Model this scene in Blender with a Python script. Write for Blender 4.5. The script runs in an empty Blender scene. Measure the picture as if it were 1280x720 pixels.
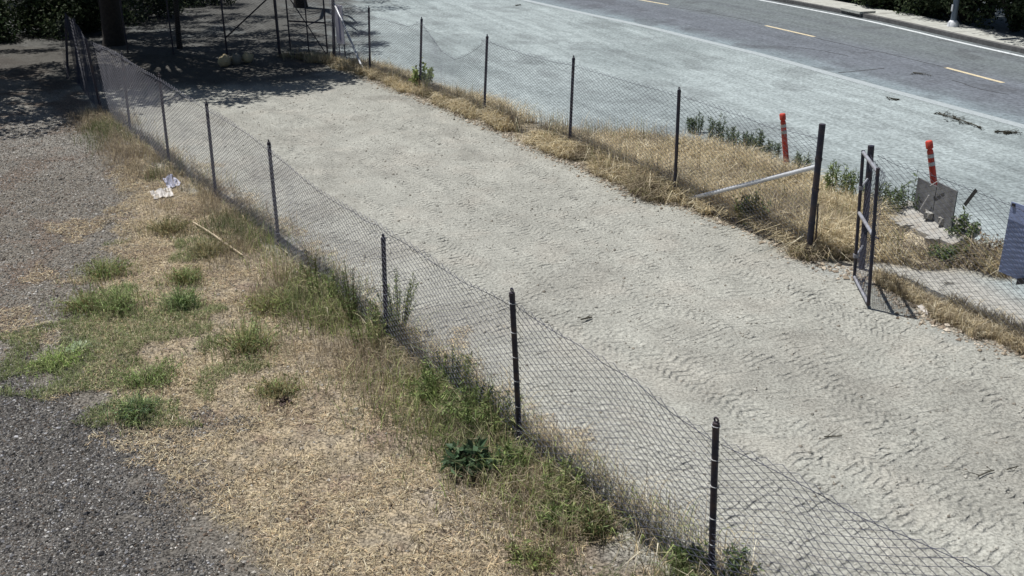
import bpy, math
import numpy as np
from mathutils import Vector, Matrix
rng = np.random.default_rng(7)
C = bpy.context.scene.collection
S = bpy.context.scene

# ------------------------------------------------------------------ camera
F_PX, PITCH, ROLL, CAM_H = 1279.409, 0.393973, -0.010419, 5.422665
FW = np.array([0, math.cos(PITCH), -math.sin(PITCH)])
_up = np.array([0, math.sin(PITCH), math.cos(PITCH)])
_rt = np.array([1.0, 0, 0])
RT = math.cos(ROLL)*_rt + math.sin(ROLL)*_up
UP = -math.sin(ROLL)*_rt + math.cos(ROLL)*_up
CAM = np.array([0, 0, CAM_H])
cd = bpy.data.cameras.new('camera')
cam = bpy.data.objects.new('camera', cd); C.objects.link(cam)
cd.sensor_width = 36.0; cd.lens = F_PX/1280*36.0; cd.clip_start = 0.1; cd.clip_end = 3000
m = Matrix.Identity(4)
for i in range(3):
    m[i][0] = RT[i]; m[i][1] = UP[i]; m[i][2] = -FW[i]; m[i][3] = CAM[i]
cam.matrix_world = m
S.camera = cam

# ------------------------------------------------------------------ light
SUN_EL, SUN_AZ = math.radians(69.0), math.atan2(-0.82, 0.57)   # azimuth clockwise from +Y
W = bpy.data.worlds.new('World'); S.world = W; W.use_nodes = True
nt = W.node_tree; bgn = nt.nodes['Background']
sky = nt.nodes.new('ShaderNodeTexSky'); sky.sky_type = 'NISHITA'; sky.sun_disc = False
sky.sun_elevation = SUN_EL; sky.sun_rotation = SUN_AZ
sky.air_density = 1.0; sky.dust_density = 1.0; sky.ozone_density = 1.0
nt.links.new(sky.outputs[0], bgn.inputs[0]); bgn.inputs[1].default_value = 0.05
sd = bpy.data.lights.new('sun', 'SUN'); sd.energy = 5.0; sd.angle = math.radians(0.53); sd.color = (1.0, 0.97, 0.925)
sun = bpy.data.objects.new('sun', sd); C.objects.link(sun)
SUNV = np.array([math.sin(SUN_AZ)*math.cos(SUN_EL), math.cos(SUN_AZ)*math.cos(SUN_EL), math.sin(SUN_EL)])
sun.rotation_euler = Vector(SUNV).to_track_quat('Z', 'Y').to_euler()
sun.location = (-20, 20, 50)
S.view_settings.view_transform = 'Standard'; S.view_settings.look = 'None'
S.view_settings.exposure = 0.13; S.view_settings.gamma = 1.0
S.render.engine = 'CYCLES'
S.cycles.transparent_max_bounces = 8

# ------------------------------------------------------------------ helpers
def ray(px):
    return FW*F_PX + RT*(px[0]-640) - UP*(px[1]-360)
def G(px, py, z=0.0):                      # photo pixel -> point of the ground
    d = ray((px, py)); t = (z-CAM_H)/d[2]
    return CAM + d*t
def on_plane(px, py, p0, n):               # photo pixel -> point of a plane
    d = ray((px, py)); t = np.dot(np.asarray(p0)-CAM, n)/np.dot(d, n)
    return CAM + d*t
def above(base, px, py):                   # point on the pixel's ray nearest the vertical over base
    d = ray((px, py)); d = d/np.linalg.norm(d)
    dh = d[:2]; b = np.asarray(base)[:2]-CAM[:2]
    t = np.dot(b, dh)/np.dot(dh, dh)
    return CAM + d*t
def nrm(v):
    v = np.asarray(v, float); return v/max(np.linalg.norm(v), 1e-9)

def hash2(ix, iy, s):
    h = np.sin(ix*127.1 + iy*311.7 + s*74.7)*43758.5453
    return h - np.floor(h)
def vnoise(x, y, s=0):
    ix, iy = np.floor(x), np.floor(y); fx, fy = x-ix, y-iy
    fx = fx*fx*(3-2*fx); fy = fy*fy*(3-2*fy)
    a, b = hash2(ix, iy, s), hash2(ix+1, iy, s); c, d = hash2(ix, iy+1, s), hash2(ix+1, iy+1, s)
    return (a+(b-a)*fx) + ((c+(d-c)*fx)-(a+(b-a)*fx))*fy
def fbm(x, y, s=0, o=4):
    r, a, t = 0, .5, 0
    for i in range(o):
        r = r + a*vnoise(x*2**i+i*17.3, y*2**i-i*9.1, s+i); t += a; a *= .5
    return r/t
def sstep(a, b, x):
    t = np.clip((x-a)/(b-a), 0, 1); return t*t*(3-2*t)

def sdl(P, x, y):
    """signed distance to an open polyline whose ends run on; positive on its left"""
    P = [np.asarray(p, float)[:2] for p in P]
    P[0] = P[0] + (P[0]-P[1])*60/np.linalg.norm(P[0]-P[1]); P[-1] = P[-1] + (P[-1]-P[-2])*200/np.linalg.norm(P[-1]-P[-2])
    best = np.full(np.shape(x), 1e9); sg = np.ones(np.shape(x))
    for a, b in zip(P[:-1], P[1:]):
        d = b-a; L2 = d@d
        t = np.clip(((x-a[0])*d[0]+(y-a[1])*d[1])/L2, 0, 1)
        qx, qy = x-(a[0]+t*d[0]), y-(a[1]+t*d[1]); dist = np.hypot(qx, qy)
        s = np.sign(d[0]*(y-a[1])-d[1]*(x-a[0])); u = dist < best-1e-9
        best = np.where(u, dist, best); sg = np.where(u, s, sg)
    return best*sg
def sdp(P, x, y):
    """signed distance to a closed polygon, positive inside"""
    P = [np.asarray(p, float)[:2] for p in P]
    best = np.full(np.shape(x), 1e9); ins = np.zeros(np.shape(x), bool)
    for a, b in zip(P, P[1:]+P[:1]):
        d = b-a; t = np.clip(((x-a[0])*d[0]+(y-a[1])*d[1])/(d@d), 0, 1)
        best = np.minimum(best, np.hypot(x-(a[0]+t*d[0]), y-(a[1]+t*d[1])))
        c = (a[1] > y) != (b[1] > y)
        with np.errstate(divide='ignore', invalid='ignore'):
            xi = (b[0]-a[0])*(y-a[1])/(b[1]-a[1])+a[0]
        ins ^= c & (x < xi)
    return np.where(ins, best, -best)

def obj_np(name, V, Fc, mat, parent=None, col=None, smooth=False, kind=None, origin=None):
    V = np.asarray(V, np.float32).reshape(-1, 3); Fc = np.asarray(Fc, np.int32)
    if origin is not None: V = V - np.asarray(origin, np.float32)
    n = Fc.shape[1]
    me = bpy.data.meshes.new(name)
    me.vertices.add(len(V)); me.vertices.foreach_set('co', V.ravel())
    me.loops.add(Fc.size); me.loops.foreach_set('vertex_index', Fc.ravel())
    me.polygons.add(len(Fc)); me.polygons.foreach_set('loop_start', np.arange(0, Fc.size, n, dtype=np.int32))
    me.polygons.foreach_set('use_smooth', np.full(len(Fc), smooth))
    if col is not None:
        at = me.color_attributes.new('Col', 'FLOAT_COLOR', 'POINT')
        c4 = np.ones((len(V), 4), np.float32); c4[:, :3] = col
        at.data.foreach_set('color', c4.ravel())
    me.materials.append(mat); me.update(calc_edges=True)
    o = bpy.data.objects.new(name, me); C.objects.link(o)
    if parent is not None: o.parent = parent
    if kind: o['kind'] = kind
    return o
class MB:
    """collects shapes into one mesh"""
    def __init__(s, org=(0, 0, 0)): s.v = []; s.f = []; s.o = np.asarray(org, float)
    def add(s, V, Fs):
        k = len(s.v); s.v += [tuple(np.asarray(p, float)-s.o) for p in V]; s.f += [tuple(i+k for i in f) for f in Fs]; return s
    def box(s, c, X, Y, Z):                 # centre, three half-axis vectors
        c, X, Y, Z = (np.asarray(a, float) for a in (c, X, Y, Z))
        V = [c+i*X+j*Y+k*Z for k in (-1, 1) for j in (-1, 1) for i in (-1, 1)]
        return s.add(V, [(0, 2, 3, 1), (4, 5, 7, 6), (0, 1, 5, 4), (2, 6, 7, 3), (0, 4, 6, 2), (1, 3, 7, 5)])
    def tube(s, pts, rad, n=8, cap=True):
        pts = [np.asarray(p, float) for p in pts]
        if np.isscalar(rad): rad = [rad]*len(pts)
        V = []; ref = None
        for i, p in enumerate(pts):
            t = nrm(pts[min(i+1, len(pts)-1)]-pts[max(i-1, 0)])
            if ref is None: ref = np.array([1., 0, 0]) if abs(t[0]) < .8 else np.array([0, 1., 0])
            u = nrm(ref-t*(ref@t)); w = np.cross(t, u); ref = u
            V += [p+rad[i]*(math.cos(a)*u+math.sin(a)*w) for a in np.arange(n)*2*math.pi/n]
        Fs = [(i*n+j, i*n+(j+1) % n, (i+1)*n+(j+1) % n, (i+1)*n+j) for i in range(len(pts)-1) for j in range(n)]
        if cap: Fs += [tuple(range(n))[::-1], tuple(range((len(pts)-1)*n, len(pts)*n))]
        return s.add(V, Fs)
    def build(s, name, mat, parent=None, smooth=False, kind=None):
        me = bpy.data.meshes.new(name); me.from_pydata(s.v, [], s.f); me.materials.append(mat)
        if smooth:
            me.polygons.foreach_set('use_smooth', [True]*len(me.polygons)); 
            try: me.set_sharp_from_angle(angle=math.radians(40))
            except Exception: pass
        o = bpy.data.objects.new(name, me); C.objects.link(o)
        if parent is not None: o.parent = parent
        if kind: o['kind'] = kind
        return o
def tag(o, label=None, cat=None, group=None, kind=None):
    if label: o['label'] = label
    if cat: o['category'] = cat
    if group: o['group'] = group
    if kind: o['kind'] = kind
    return o
def thing(name, label, cat, loc=(0, 0, 0), group=None):
    o = bpy.data.objects.new(name, None); C.objects.link(o); o.location = tuple(float(a) for a in loc)
    o.empty_display_size = .1
    return tag(o, label, cat, group)

# ------------------------------------------------------------------ materials
def nodes(name):
    M = bpy.data.materials.new(name); M.use_nodes = True
    t = M.node_tree; return M, t, t.nodes['Principled BSDF']
def N(t, kind, **kw):
    n = t.nodes.new(kind)
    for k, v in kw.items():
        if k.startswith('i_'):
            key = k[2:]; n.inputs[int(key) if key.isdigit() else key.replace('_', ' ')].default_value = v
        else: setattr(n, k, v)
    return n
def mix_col(t, a, b, fac, mode='MIX'):
    n = N(t, 'ShaderNodeMix', data_type='RGBA', blend_type=mode)
    for s, v in ((n.inputs[0], fac), (n.inputs[6], a), (n.inputs[7], b)):
        if hasattr(v, 'is_linked') or hasattr(v, 'links'): t.links.new(v, s)
        else: s.default_value = v
    return n.outputs[2]
def math_n(t, op, a, b=0.0, clamp=False):
    n = N(t, 'ShaderNodeMath', operation=op, use_clamp=clamp)
    for s, v in ((n.inputs[0], a), (n.inputs[1], b)):
        if hasattr(v, 'links'): t.links.new(v, s)
        else: s.default_value = v
    return n.outputs[0]
def ramp(t, src, stops):
    r = N(t, 'ShaderNodeValToRGB'); e = r.color_ramp.elements
    while len(e) < len(stops): e.new(.5)
    for q, (p, c) in zip(e, stops): q.position = p; q.color = (c, c, c, 1) if np.isscalar(c) else tuple(c)+(1,)
    t.links.new(src, r.inputs[0]); return r.outputs[0]
def obj_coords(t): return N(t, 'ShaderNodeNewGeometry').outputs['Position']

def plain(name, col, rough=.6, metal=0., var=.15, scale=25., bump=.0, dirt=None, dirt_fac=.4, dirt_scale=6.):
    M, t, b = nodes(name); P = obj_coords(t)
    n = N(t, 'ShaderNodeTexNoise', i_Scale=scale, i_Detail=5.0); t.links.new(P, n.inputs['Vector'])
    v = ramp(t, n.outputs['Fac'], [(.3, 1-var), (.7, 1+var)])
    c = mix_col(t, tuple(col)+(1,), v, 1.0, 'MULTIPLY')
    if dirt is not None:
        n2 = N(t, 'ShaderNodeTexNoise', i_Scale=dirt_scale, i_Detail=6.0); t.links.new(P, n2.inputs['Vector'])
        f = ramp(t, n2.outputs['Fac'], [(.45, 0.), (.7, dirt_fac)])
        c = mix_col(t, c, tuple(dirt)+(1,), f)
    t.links.new(c, b.inputs['Base Color']); b.inputs['Roughness'].default_value = rough; b.inputs['Metallic'].default_value = metal
    if bump:
        bn = N(t, 'ShaderNodeBump', i_Strength=bump, i_Distance=.01); t.links.new(n.outputs['Fac'], bn.inputs['Height']); t.links.new(bn.outputs[0], b.inputs['Normal'])
    return M
def leafmat(name, rough=.6, trans=.25):
    M, t, b = nodes(name)
    a = N(t, 'ShaderNodeAttribute', attribute_name='Col')
    t.links.new(a.outputs['Color'], b.inputs['Base Color']); b.inputs['Roughness'].default_value = rough
    b.inputs['Specular IOR Level'].default_value = .25
    if trans:
        tr = N(t, 'ShaderNodeBsdfTranslucent'); t.links.new(a.outputs['Color'], tr.inputs['Color'])
        mx = N(t, 'ShaderNodeMixShader', i_0=trans); out = t.nodes['Material Output']
        t.links.new(b.outputs[0], mx.inputs[1]); t.links.new(tr.outputs[0], mx.inputs[2]); t.links.new(mx.outputs[0], out.inputs[0])
    return M
M_leaf = leafmat('leaf'); M_straw = leafmat('straw', .7, .32); M_stone = leafmat('stone', .85, 0)
M_galv = plain('dark_weathered_steel', (.020, .022, .042), .6, .1, .3, 40, 0, (.10, .065, .05), .55, 8)
M_wire = plain('chain_link_wire', (.055, .058, .085), .6, .1, .2, 30)
M_pale = plain('bright_galvanized_pipe', (.60, .62, .66), .45, .1, .12, 30, 0, (.3, .26, .2), .3)
M_gate = plain('dull_galvanized_gate', (.30, .31, .35), .5, .15, .2, 30, 0, (.12, .09, .07), .5, 9)
M_bark = plain('bark', (.028, .023, .02), .9, 0, .4, 14, .6)
M_stem = plain('weed_stem', (.16, .15, .07), .8, 0, .3, 30)

# ground: albedo from a painted map of what lies where (dirt, straw, gravel ...) and of tree shade, grain and treads from nodes
def ground_mat(name, speck=.35, sp_scale=42., bump=.5, tread=0., streak=0., rough=.95):
    M, t, b = nodes(name); P = obj_coords(t)
    a = N(t, 'ShaderNodeAttribute', attribute_name='Col').outputs['Color']
    n1 = N(t, 'ShaderNodeTexNoise', i_Scale=sp_scale, i_Detail=3.0, i_Roughness=.7); t.links.new(P, n1.inputs['Vector'])
    n2 = N(t, 'ShaderNodeTexNoise', i_Scale=1.7, i_Detail=6.0, i_Roughness=.62); t.links.new(P, n2.inputs['Vector'])
    c = mix_col(t, a, ramp(t, n1.outputs['Fac'], [(.36, 1-speck), (.5, 1.0), (.64, 1+speck)]), 1.0, 'MULTIPLY')
    c = mix_col(t, c, ramp(t, n2.outputs['Fac'], [(.3, .86), (.7, 1.12)]), 1.0, 'MULTIPLY')
    mp = N(t, 'ShaderNodeMapping'); mp.inputs['Rotation'].default_value = (0, 0, math.radians(-31 if tread else -20)); t.links.new(P, mp.inputs[0])
    if streak:
        sc = N(t, 'ShaderNodeMapping'); sc.inputs['Scale'].default_value = (2.6, .16, 1); t.links.new(mp.outputs[0], sc.inputs[0])
        n3 = N(t, 'ShaderNodeTexNoise', i_Scale=1.0, i_Detail=6.0, i_Roughness=.65, i_Distortion=.3); t.links.new(sc.outputs[0], n3.inputs['Vector'])
        c = mix_col(t, c, ramp(t, n3.outputs['Fac'], [(.3, 1-streak), (.7, 1+streak)]), 1.0, 'MULTIPLY')
    t.links.new(c, b.inputs['Base Color']); b.inputs['Roughness'].default_value = rough
    b.inputs['Specular IOR Level'].default_value = .15
    h = math_n(t, 'MULTIPLY', n1.outputs['Fac'], .35)
    if tread:
        mid = N(t, 'ShaderNodeTexNoise', i_Scale=11.0, i_Detail=4.0, i_Roughness=.65); t.links.new(P, mid.inputs['Vector'])
        h = math_n(t, 'ADD', h, math_n(t, 'MULTIPLY', mid.outputs['Fac'], .26))
        for rz, sx, scl, lo, ph in ((-13, 1.15, 2.7, .46, 0.), (-38, .8, 3.3, .49, 7.)):
            mr = N(t, 'ShaderNodeMapping'); mr.inputs['Rotation'].default_value = (0, 0, math.radians(rz)); mr.inputs['Location'].default_value = (ph, ph, 0); t.links.new(P, mr.inputs[0])
            w = N(t, 'ShaderNodeTexWave', wave_type='BANDS', bands_direction='Y', wave_profile='SIN', i_Scale=scl, i_Distortion=3.4, i_Detail=3.0, i_Detail_Scale=2.2, i_Detail_Roughness=.65)
            t.links.new(mr.outputs[0], w.inputs['Vector'])
            sc = N(t, 'ShaderNodeMapping'); sc.inputs['Scale'].default_value = (2.2*sx, .32, 1); t.links.new(mp.outputs[0], sc.inputs[0])
            n4 = N(t, 'ShaderNodeTexNoise', i_Scale=1.0, i_Detail=3.0, i_Roughness=.55); t.links.new(sc.outputs[0], n4.inputs['Vector'])
            brk = N(t, 'ShaderNodeTexNoise', i_Scale=3.4, i_Detail=2.0); t.links.new(P, brk.inputs['Vector'])
            msk = math_n(t, 'MULTIPLY', ramp(t, n4.outputs['Fac'], [(lo-.03, .0), (lo+.08, 1.0)]), ramp(t, brk.outputs['Fac'], [(.45, .03), (.60, 1.0)]))
            wv = math_n(t, 'MULTIPLY', math_n(t, 'POWER', w.outputs['Fac'], 2.0), msk)
            h = math_n(t, 'ADD', h, math_n(t, 'MULTIPLY', wv, tread))
    if tread:
        for rz, per, lug, k, ph in ((-31, 1.5, .105, 1.0, .35), (-25.5, 2.3, .12, -1.0, .8), (-39, 3.1, .095, 1.0, 1.9)):
            mr = N(t, 'ShaderNodeMapping'); mr.inputs['Rotation'].default_value = (0, 0, math.radians(rz)); t.links.new(P, mr.inputs[0])
            wob = N(t, 'ShaderNodeTexNoise', i_Scale=.22, i_Detail=1.0); t.links.new(P, wob.inputs['Vector'])
            fine = N(t, 'ShaderNodeTexNoise', i_Scale=9.0, i_Detail=2.0); t.links.new(P, fine.inputs['Vector'])
            sx = N(t, 'ShaderNodeSeparateXYZ'); t.links.new(mr.outputs[0], sx.inputs[0])
            v = math_n(t, 'ADD', math_n(t, 'ADD', sx.outputs[0], ph+50*per), math_n(t, 'MULTIPLY', wob.outputs['Fac'], 2.2))
            d = math_n(t, 'ABSOLUTE', math_n(t, 'SUBTRACT', math_n(t, 'MODULO', v, per), per*.5))
            inside = ramp(t, math_n(t, 'ADD', d, math_n(t, 'MULTIPLY', fine.outputs['Fac'], .06)), [(.12, 1.0), (.19, 0.0)])
            u = math_n(t, 'ADD', math_n(t, 'ADD', sx.outputs[1], math_n(t, 'MULTIPLY', d, .7*k)), math_n(t, 'MULTIPLY', fine.outputs['Fac'], .05))
            lg = math_n(t, 'SINE', math_n(t, 'MULTIPLY', u, 2*math.pi/lug))
            brk = N(t, 'ShaderNodeTexNoise', i_Scale=.55+.1*ph, i_Detail=3.0, i_Roughness=.6); t.links.new(mr.outputs[0], brk.inputs['Vector'])
            m_ = math_n(t, 'MULTIPLY', inside, ramp(t, brk.outputs['Fac'], [(.42, 0.05), (.56, 1.0)]))
            h = math_n(t, 'ADD', h, math_n(t, 'MULTIPLY', math_n(t, 'MULTIPLY', math_n(t, 'ADD', math_n(t, 'MULTIPLY', lg, .5), -.35), m_), .32))
    bn = N(t, 'ShaderNodeBump', i_Strength=bump, i_Distance=.06); t.links.new(h, bn.inputs['Height']); t.links.new(bn.outputs[0], b.inputs['Normal'])
    return M
M_lot = ground_mat('graded_dirt', .34, 34, 1.0, .46)
M_yard = ground_mat('gravel_and_straw_soil', .72, 34, 1.0)
M_shoulder = ground_mat('dusty_shoulder', .30, 12, .6, 0, .20)
M_road = ground_mat('worn_asphalt', .26, 9, .3, 0, .12)

# ------------------------------------------------------------------ layout of the place (lines on the ground)
near_base = [(890, 738), (652, 567), (483, 430), (349, 309), (270, 249), (212, 211), (163, 170), (128, 141), (98, 105), (83, 99)]
near_top = [(895, 530), (640, 367), (479, 298), (336, 179), (258, 130), (199, 95), (152, 67), (107, 49), (92, 24), (82, 24)]
NB = [G(*p) for p in near_base]
NB = [NB[0]+(NB[0]-NB[1])*1.02] + NB           # the post below the frame
far_base = [(1010, 323), (843, 250), (711, 189), (604, 149), (524, 116), (462, 95), (417, 75)]
far_top = [(1028, 155), (849, 113), (717, 73), (609, 46), (527, 24), (461, 10), (416, -9)]
FB = [G(*p) for p in far_base]
right_line = [G(1078, 339), G(1280, 437)]
RD = nrm(right_line[1]-right_line[0])
NF = [p for p in NB]                             # near -> far
VB = [G(*p) for p in [(1330, 475), (1280, 448), (1220, 424), (1150, 396), (1095, 358), (1060, 342), (1010, 326), (990, 312), (920, 281), (860, 260), (790, 241), (740, 214), (680, 189), (620, 161), (560, 136), (500, 113), (455, 97), (400, 82), (340, 78)]]
VERGE = [G(*p) for p in [(1012, 327), (920, 281), (860, 260), (790, 241), (740, 214), (680, 189), (620, 161), (560, 136), (500, 113), (455, 97), (400, 80), (352, 76), (352, 70), (420, 74), (470, 84), (540, 112), (610, 132), (655, 150), (700, 166), (745, 174), (800, 176), (850, 186), (900, 192), (960, 212), (1030, 238), (1090, 262), (1140, 292), (1200, 318), (1262, 330), (1255, 345), (1180, 334), (1095, 328), (1066, 330)]]
STRIP = [G(*p) for p in [(1090, 352), (1095, 342), (1150, 368), (1200, 392), (1285, 418), (1400, 460), (1400, 500), (1285, 452), (1220, 424), (1150, 396)]]
EDGE = [np.array(p) for p in [(16.9, 4.0), (14.35, 13.0), (11.28, 21.7), (9.35, 26.5), (7.75, 30.8), (6.4, 33.7), (4.95, 36.9), (3.17, 40.2), (1.2, 44.0), (-3, 52)]]
DASHL = [np.array(p) for p in [(20.0, 4.0), (17.0, 14.0), (12.83, 26.6), (12.15, 28.7), (10.1, 34.4), (9.05, 37.0), (6.45, 43.0), (5.5, 44.6), (2.0, 51.0)]]
WHITE = [np.array(p) for p in [(23.5, 4.0), (20.4, 14.0), (16.3, 26.8), (15.15, 30.3), (14.35, 32.9), (13.6, 35.8), (12.9, 38.2), (10.75, 43.7), (8.0, 49.5)]]
KERB = [p+np.array([.34, .12]) for p in WHITE]
STRAW = [G(*p) for p in [(175, 205), (150, 260), (150, 310), (105, 350), (95, 430), (150, 470), (205, 540), (230, 620), (300, 700), (330, 780), (900, 790), (880, 735), (652, 572), (483, 440), (349, 315), (270, 255), (212, 218)]]
DARKG = [G(*p) for p in [(-120, 460), (40, 470), (110, 520), (190, 560), (230, 640), (300, 720), (330, 800), (-200, 860)]]
BARE = [G(*p) for p in [(520, 610), (580, 592), (640, 600), (690, 640), (640, 680), (560, 660)]]

def dN(x, y): return sdl(NF, x, y)
def dV(x, y): return -sdl(VB, x, y)
def dE(x, y): return -sdl(EDGE, x, y)
def dK(x, y): return -sdl(KERB, x, y)

LOT_D = nrm(np.array([-.52, .854, 0]))
def height(x, y):
    n, v, e = dN(x, y), dV(x, y), dE(x, y)
    lot = sstep(-.3, -.8, n)*sstep(.2, -.4, v)
    h = (fbm(x*.45, y*.45, 3, 3)-.5)*.07
    h = h + lot*(fbm(x*3.1, y*3.1, 11, 3)-.5)*.045
    # shallow wheel ruts running down the lot
    u = x*LOT_D[0]+y*LOT_D[1]; w = x*LOT_D[1]-y*LOT_D[0]
    for k, (w0, am, ph) in enumerate(((9.6, .5, .3), (11.2, .5, .3), (13.4, .9, 2.), (15.2, .9, 2.))):
        q = w-(w0+am*np.sin(u*.22+ph)-3.0)
        h = h - lot*.018*np.exp(-(q/.16)**2)+lot*.010*np.exp(-((np.abs(q)-.27)/.09)**2)
    yard = sstep(.1, .7, n)
    h = h + yard*(fbm(x*2.3, y*2.3, 21, 4)-.5)*.09
    h = h + .05*np.exp(-(v/.35)**2)*sstep(.0, .4, e+6)*(fbm(x*4, y*4, 31, 3))
    h = h + .06*np.exp(-(n/.5)**2)*fbm(x*2.5, y*2.5, 37, 3)
    g = G(646, 632)                              # burrow
    r = np.hypot(x-g[0], y-g[1]); h = h - .16*np.exp(-(r/.085)**4) + .035*np.exp(-((r-.2)/.1)**2)
    flat = sstep(-1.2, -.1, e)
    return h*(1-flat)
def c3(*a): return np.array(a, float)
def blend(c, col, f): return c*(1-f[:, None]) + np.asarray(col)*f[:, None]
def ground_color(x, y):
    n, v, e = dN(x, y), dV(x, y), dE(x, y)
    big = fbm(x*.5, y*.5, 41, 4); mid = fbm(x*1.7, y*1.7, 43, 4); fin = fbm(x*6, y*6, 47, 3)
    c = np.tile(c3(.328, .328, .295), (len(x), 1)) * (0.9+.2*big)[:, None]     # graded dirt
    c = blend(c, (.35, .33, .29), sstep(.5, .75, mid)*.35)
    c = blend(c, (.245, .24, .215), sstep(.55, .75, fbm(x*.9, y*.9, 57, 4))*.55)
    # shoulder
    sh = sstep(-.35, .35, v+(mid-.5)*.7)
    c = blend(c, (.275, .315, .32), sh)
    c = blend(c, (.185, .215, .22), sh*sstep(.45, .68, fbm(x*.35+y*.12, y*.2, 67, 5))*.7)
    c = blend(c, (.30, .325, .31), sh*sstep(2.5, .3, v)*.6)
    c = blend(c, (.31, .305, .28), sstep(1.9, 1.2, v)*sh*sstep(17, 14.5, y))
    vg = sstep(-.25, .15, sdp(VERGE, x, y)+(mid-.5)*.5)
    c = blend(c, (.38, .325, .23), vg*.85)
    c = blend(c, (.20, .15, .10), vg*sstep(.5, .7, fin)*.6)
    sg = sstep(-.2, .15, sdp(STRIP, x, y)+(mid-.5)*.4)
    c = blend(c, (.24, .19, .125), sg*.8)
    # yard
    yd = sstep(-.15, .35, n+(mid-.5)*.5)
    g = np.tile(c3(.155, .142, .122), (len(x), 1)); g = blend(g, (.215, .205, .185), sstep(17, 22, y+(mid-.5)*5)*.9)
    g = blend(g, (.135, .102, .08), sstep(.48, .66, mid)*.75)
    dk = sstep(-.7, .5, sdp(DARKG, x, y)+(mid-.5)*1.4)
    g = blend(g, (.088, .083, .078), dk)
    g = blend(g, (.125, .118, .11), dk*sstep(.5, .72, big)*.6)
    st = sstep(-.35, .35, sdp(STRAW, x, y)+(mid-.5)*1.5)
    g = blend(g, (.315, .262, .185), st*(.55+.45*sstep(.35, .6, fin)))
    g = blend(g, (.17, .125, .10), st*sstep(.52, .72, fbm(x*2.2, y*2.2, 61, 4))*.7)
    br = sstep(-.15, .25, sdp(BARE, x, y)+(mid-.5)*.5)
    g = blend(g, (.235, .21, .18), br*.85)
    ns = np.exp(-((n-.35)/.45)**2)*sstep(9, 30, 42-y)
    g = blend(g, (.15, .125, .10), np.clip(ns*(.4+.7*mid), 0, 1)*.75)
    c = c*(1-yd[:, None])+g*yd[:, None]
    # leaf litter under the trees, darkened so that tree shade is painted in
    tree_shade = sstep(25, 30, y+(big-.5)*6-.25*x*0)*sstep(-3.5, -6.5, x+(mid-.5)*3+(y-30)*.1)
    c = blend(c, (.062, .058, .053), tree_shade*.9)
    c = blend(c, (.13, .145, .15), sh*sstep(.60, .72, fbm(x*.9+y*.35, y*.55-x*.2, 97, 4))*sstep(.5, 1.5, v)*.35)
    # road
    rd = sstep(-.12, .25, e+(mid-.5)*.5)
    a = np.tile(c3(.132, .146, .168), (len(x), 1))*(0.92+.16*big)[:, None]
    a = blend(a, (.145, .168, .165), sstep(3.2, 4.6, e)*.6)
    a = blend(a, (.215, .265, .285), sstep(1.7, .0, e+(mid-.5)*1.2)*.7)
    for w_ in (1.1, 2.7, 4.5, 6.1):
        a = blend(a, (.105, .115, .13), np.exp(-((e-w_)/.35)**2)*.35*(.5+big))
    a = blend(a, (.07, .072, .08), sstep(.66, .76, fbm(x*.8, y*.8, 101, 3))*.4)
    return c*(1-rd[:, None]) + a*rd[:, None]

# ------------------------------------------------------------------ setting
base_r = 1500.0
a = np.linspace(0, 2*math.pi, 49)[:-1]
rr = [0, 12, 60, 200, base_r]
V = [(0, 0, -.35)] + [(r*math.cos(t), r*math.sin(t)+20, -.35) for r in rr[1:] for t in a]
Fs = [(0, 1+i, 1+(i+1) % 48, 1+(i+1) % 48) for i in range(48)]
Fq = np.array([(1+k*48+i, 1+(k+1)*48+i, 1+(k+1)*48+(i+1) % 48, 1+k*48+(i+1) % 48) for k in range(3) for i in range(48)])
M_base = plain('distant_dry_ground', (.27, .23, .17), .95, 0, .25, .3)
o = obj_np('ground', V, Fq, M_base, kind='structure')

# terrain: rows and columns finer near the lookout, split into dirt lot, gravel yard, shoulder and road
az = np.concatenate([np.linspace(-58, -33, 60)[:-1], np.linspace(-33, 33, 720), np.linspace(33, 58, 60)[1:]])*math.pi/180
rad = np.exp(np.linspace(math.log(4.5), math.log(110), 780))
A, R = np.meshgrid(az, rad); X, Y = (R*np.sin(A)).ravel(), (R*np.cos(A)-0.0).ravel()
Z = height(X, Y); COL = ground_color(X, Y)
Z = np.where(R.ravel() > 105, -.6, Z)
nc = len(az); nr = len(rad)
i0 = (np.arange(nr-1)[:, None]*nc+np.arange(nc-1)[None, :]).ravel()
Q = np.stack([i0, i0+nc, i0+nc+1, i0+1], 1)[:, ::-1]
cx, cy = X[Q].mean(1), Y[Q].mean(1)
zn = np.where(dE(cx, cy) > 0, 3, np.where(dN(cx, cy) > 0, 1, np.where(dV(cx, cy) > 0, 2, 0)))
VV = np.stack([X, Y, Z], 1)
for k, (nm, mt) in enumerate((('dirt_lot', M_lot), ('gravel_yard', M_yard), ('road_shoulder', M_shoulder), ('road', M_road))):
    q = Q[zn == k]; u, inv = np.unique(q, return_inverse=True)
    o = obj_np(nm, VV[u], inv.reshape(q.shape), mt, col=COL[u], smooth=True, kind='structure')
    if nm == 'road': ROAD = o

def hz(x, y): return float(height(np.array([float(x)]), np.array([float(y)]))[0])

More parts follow.
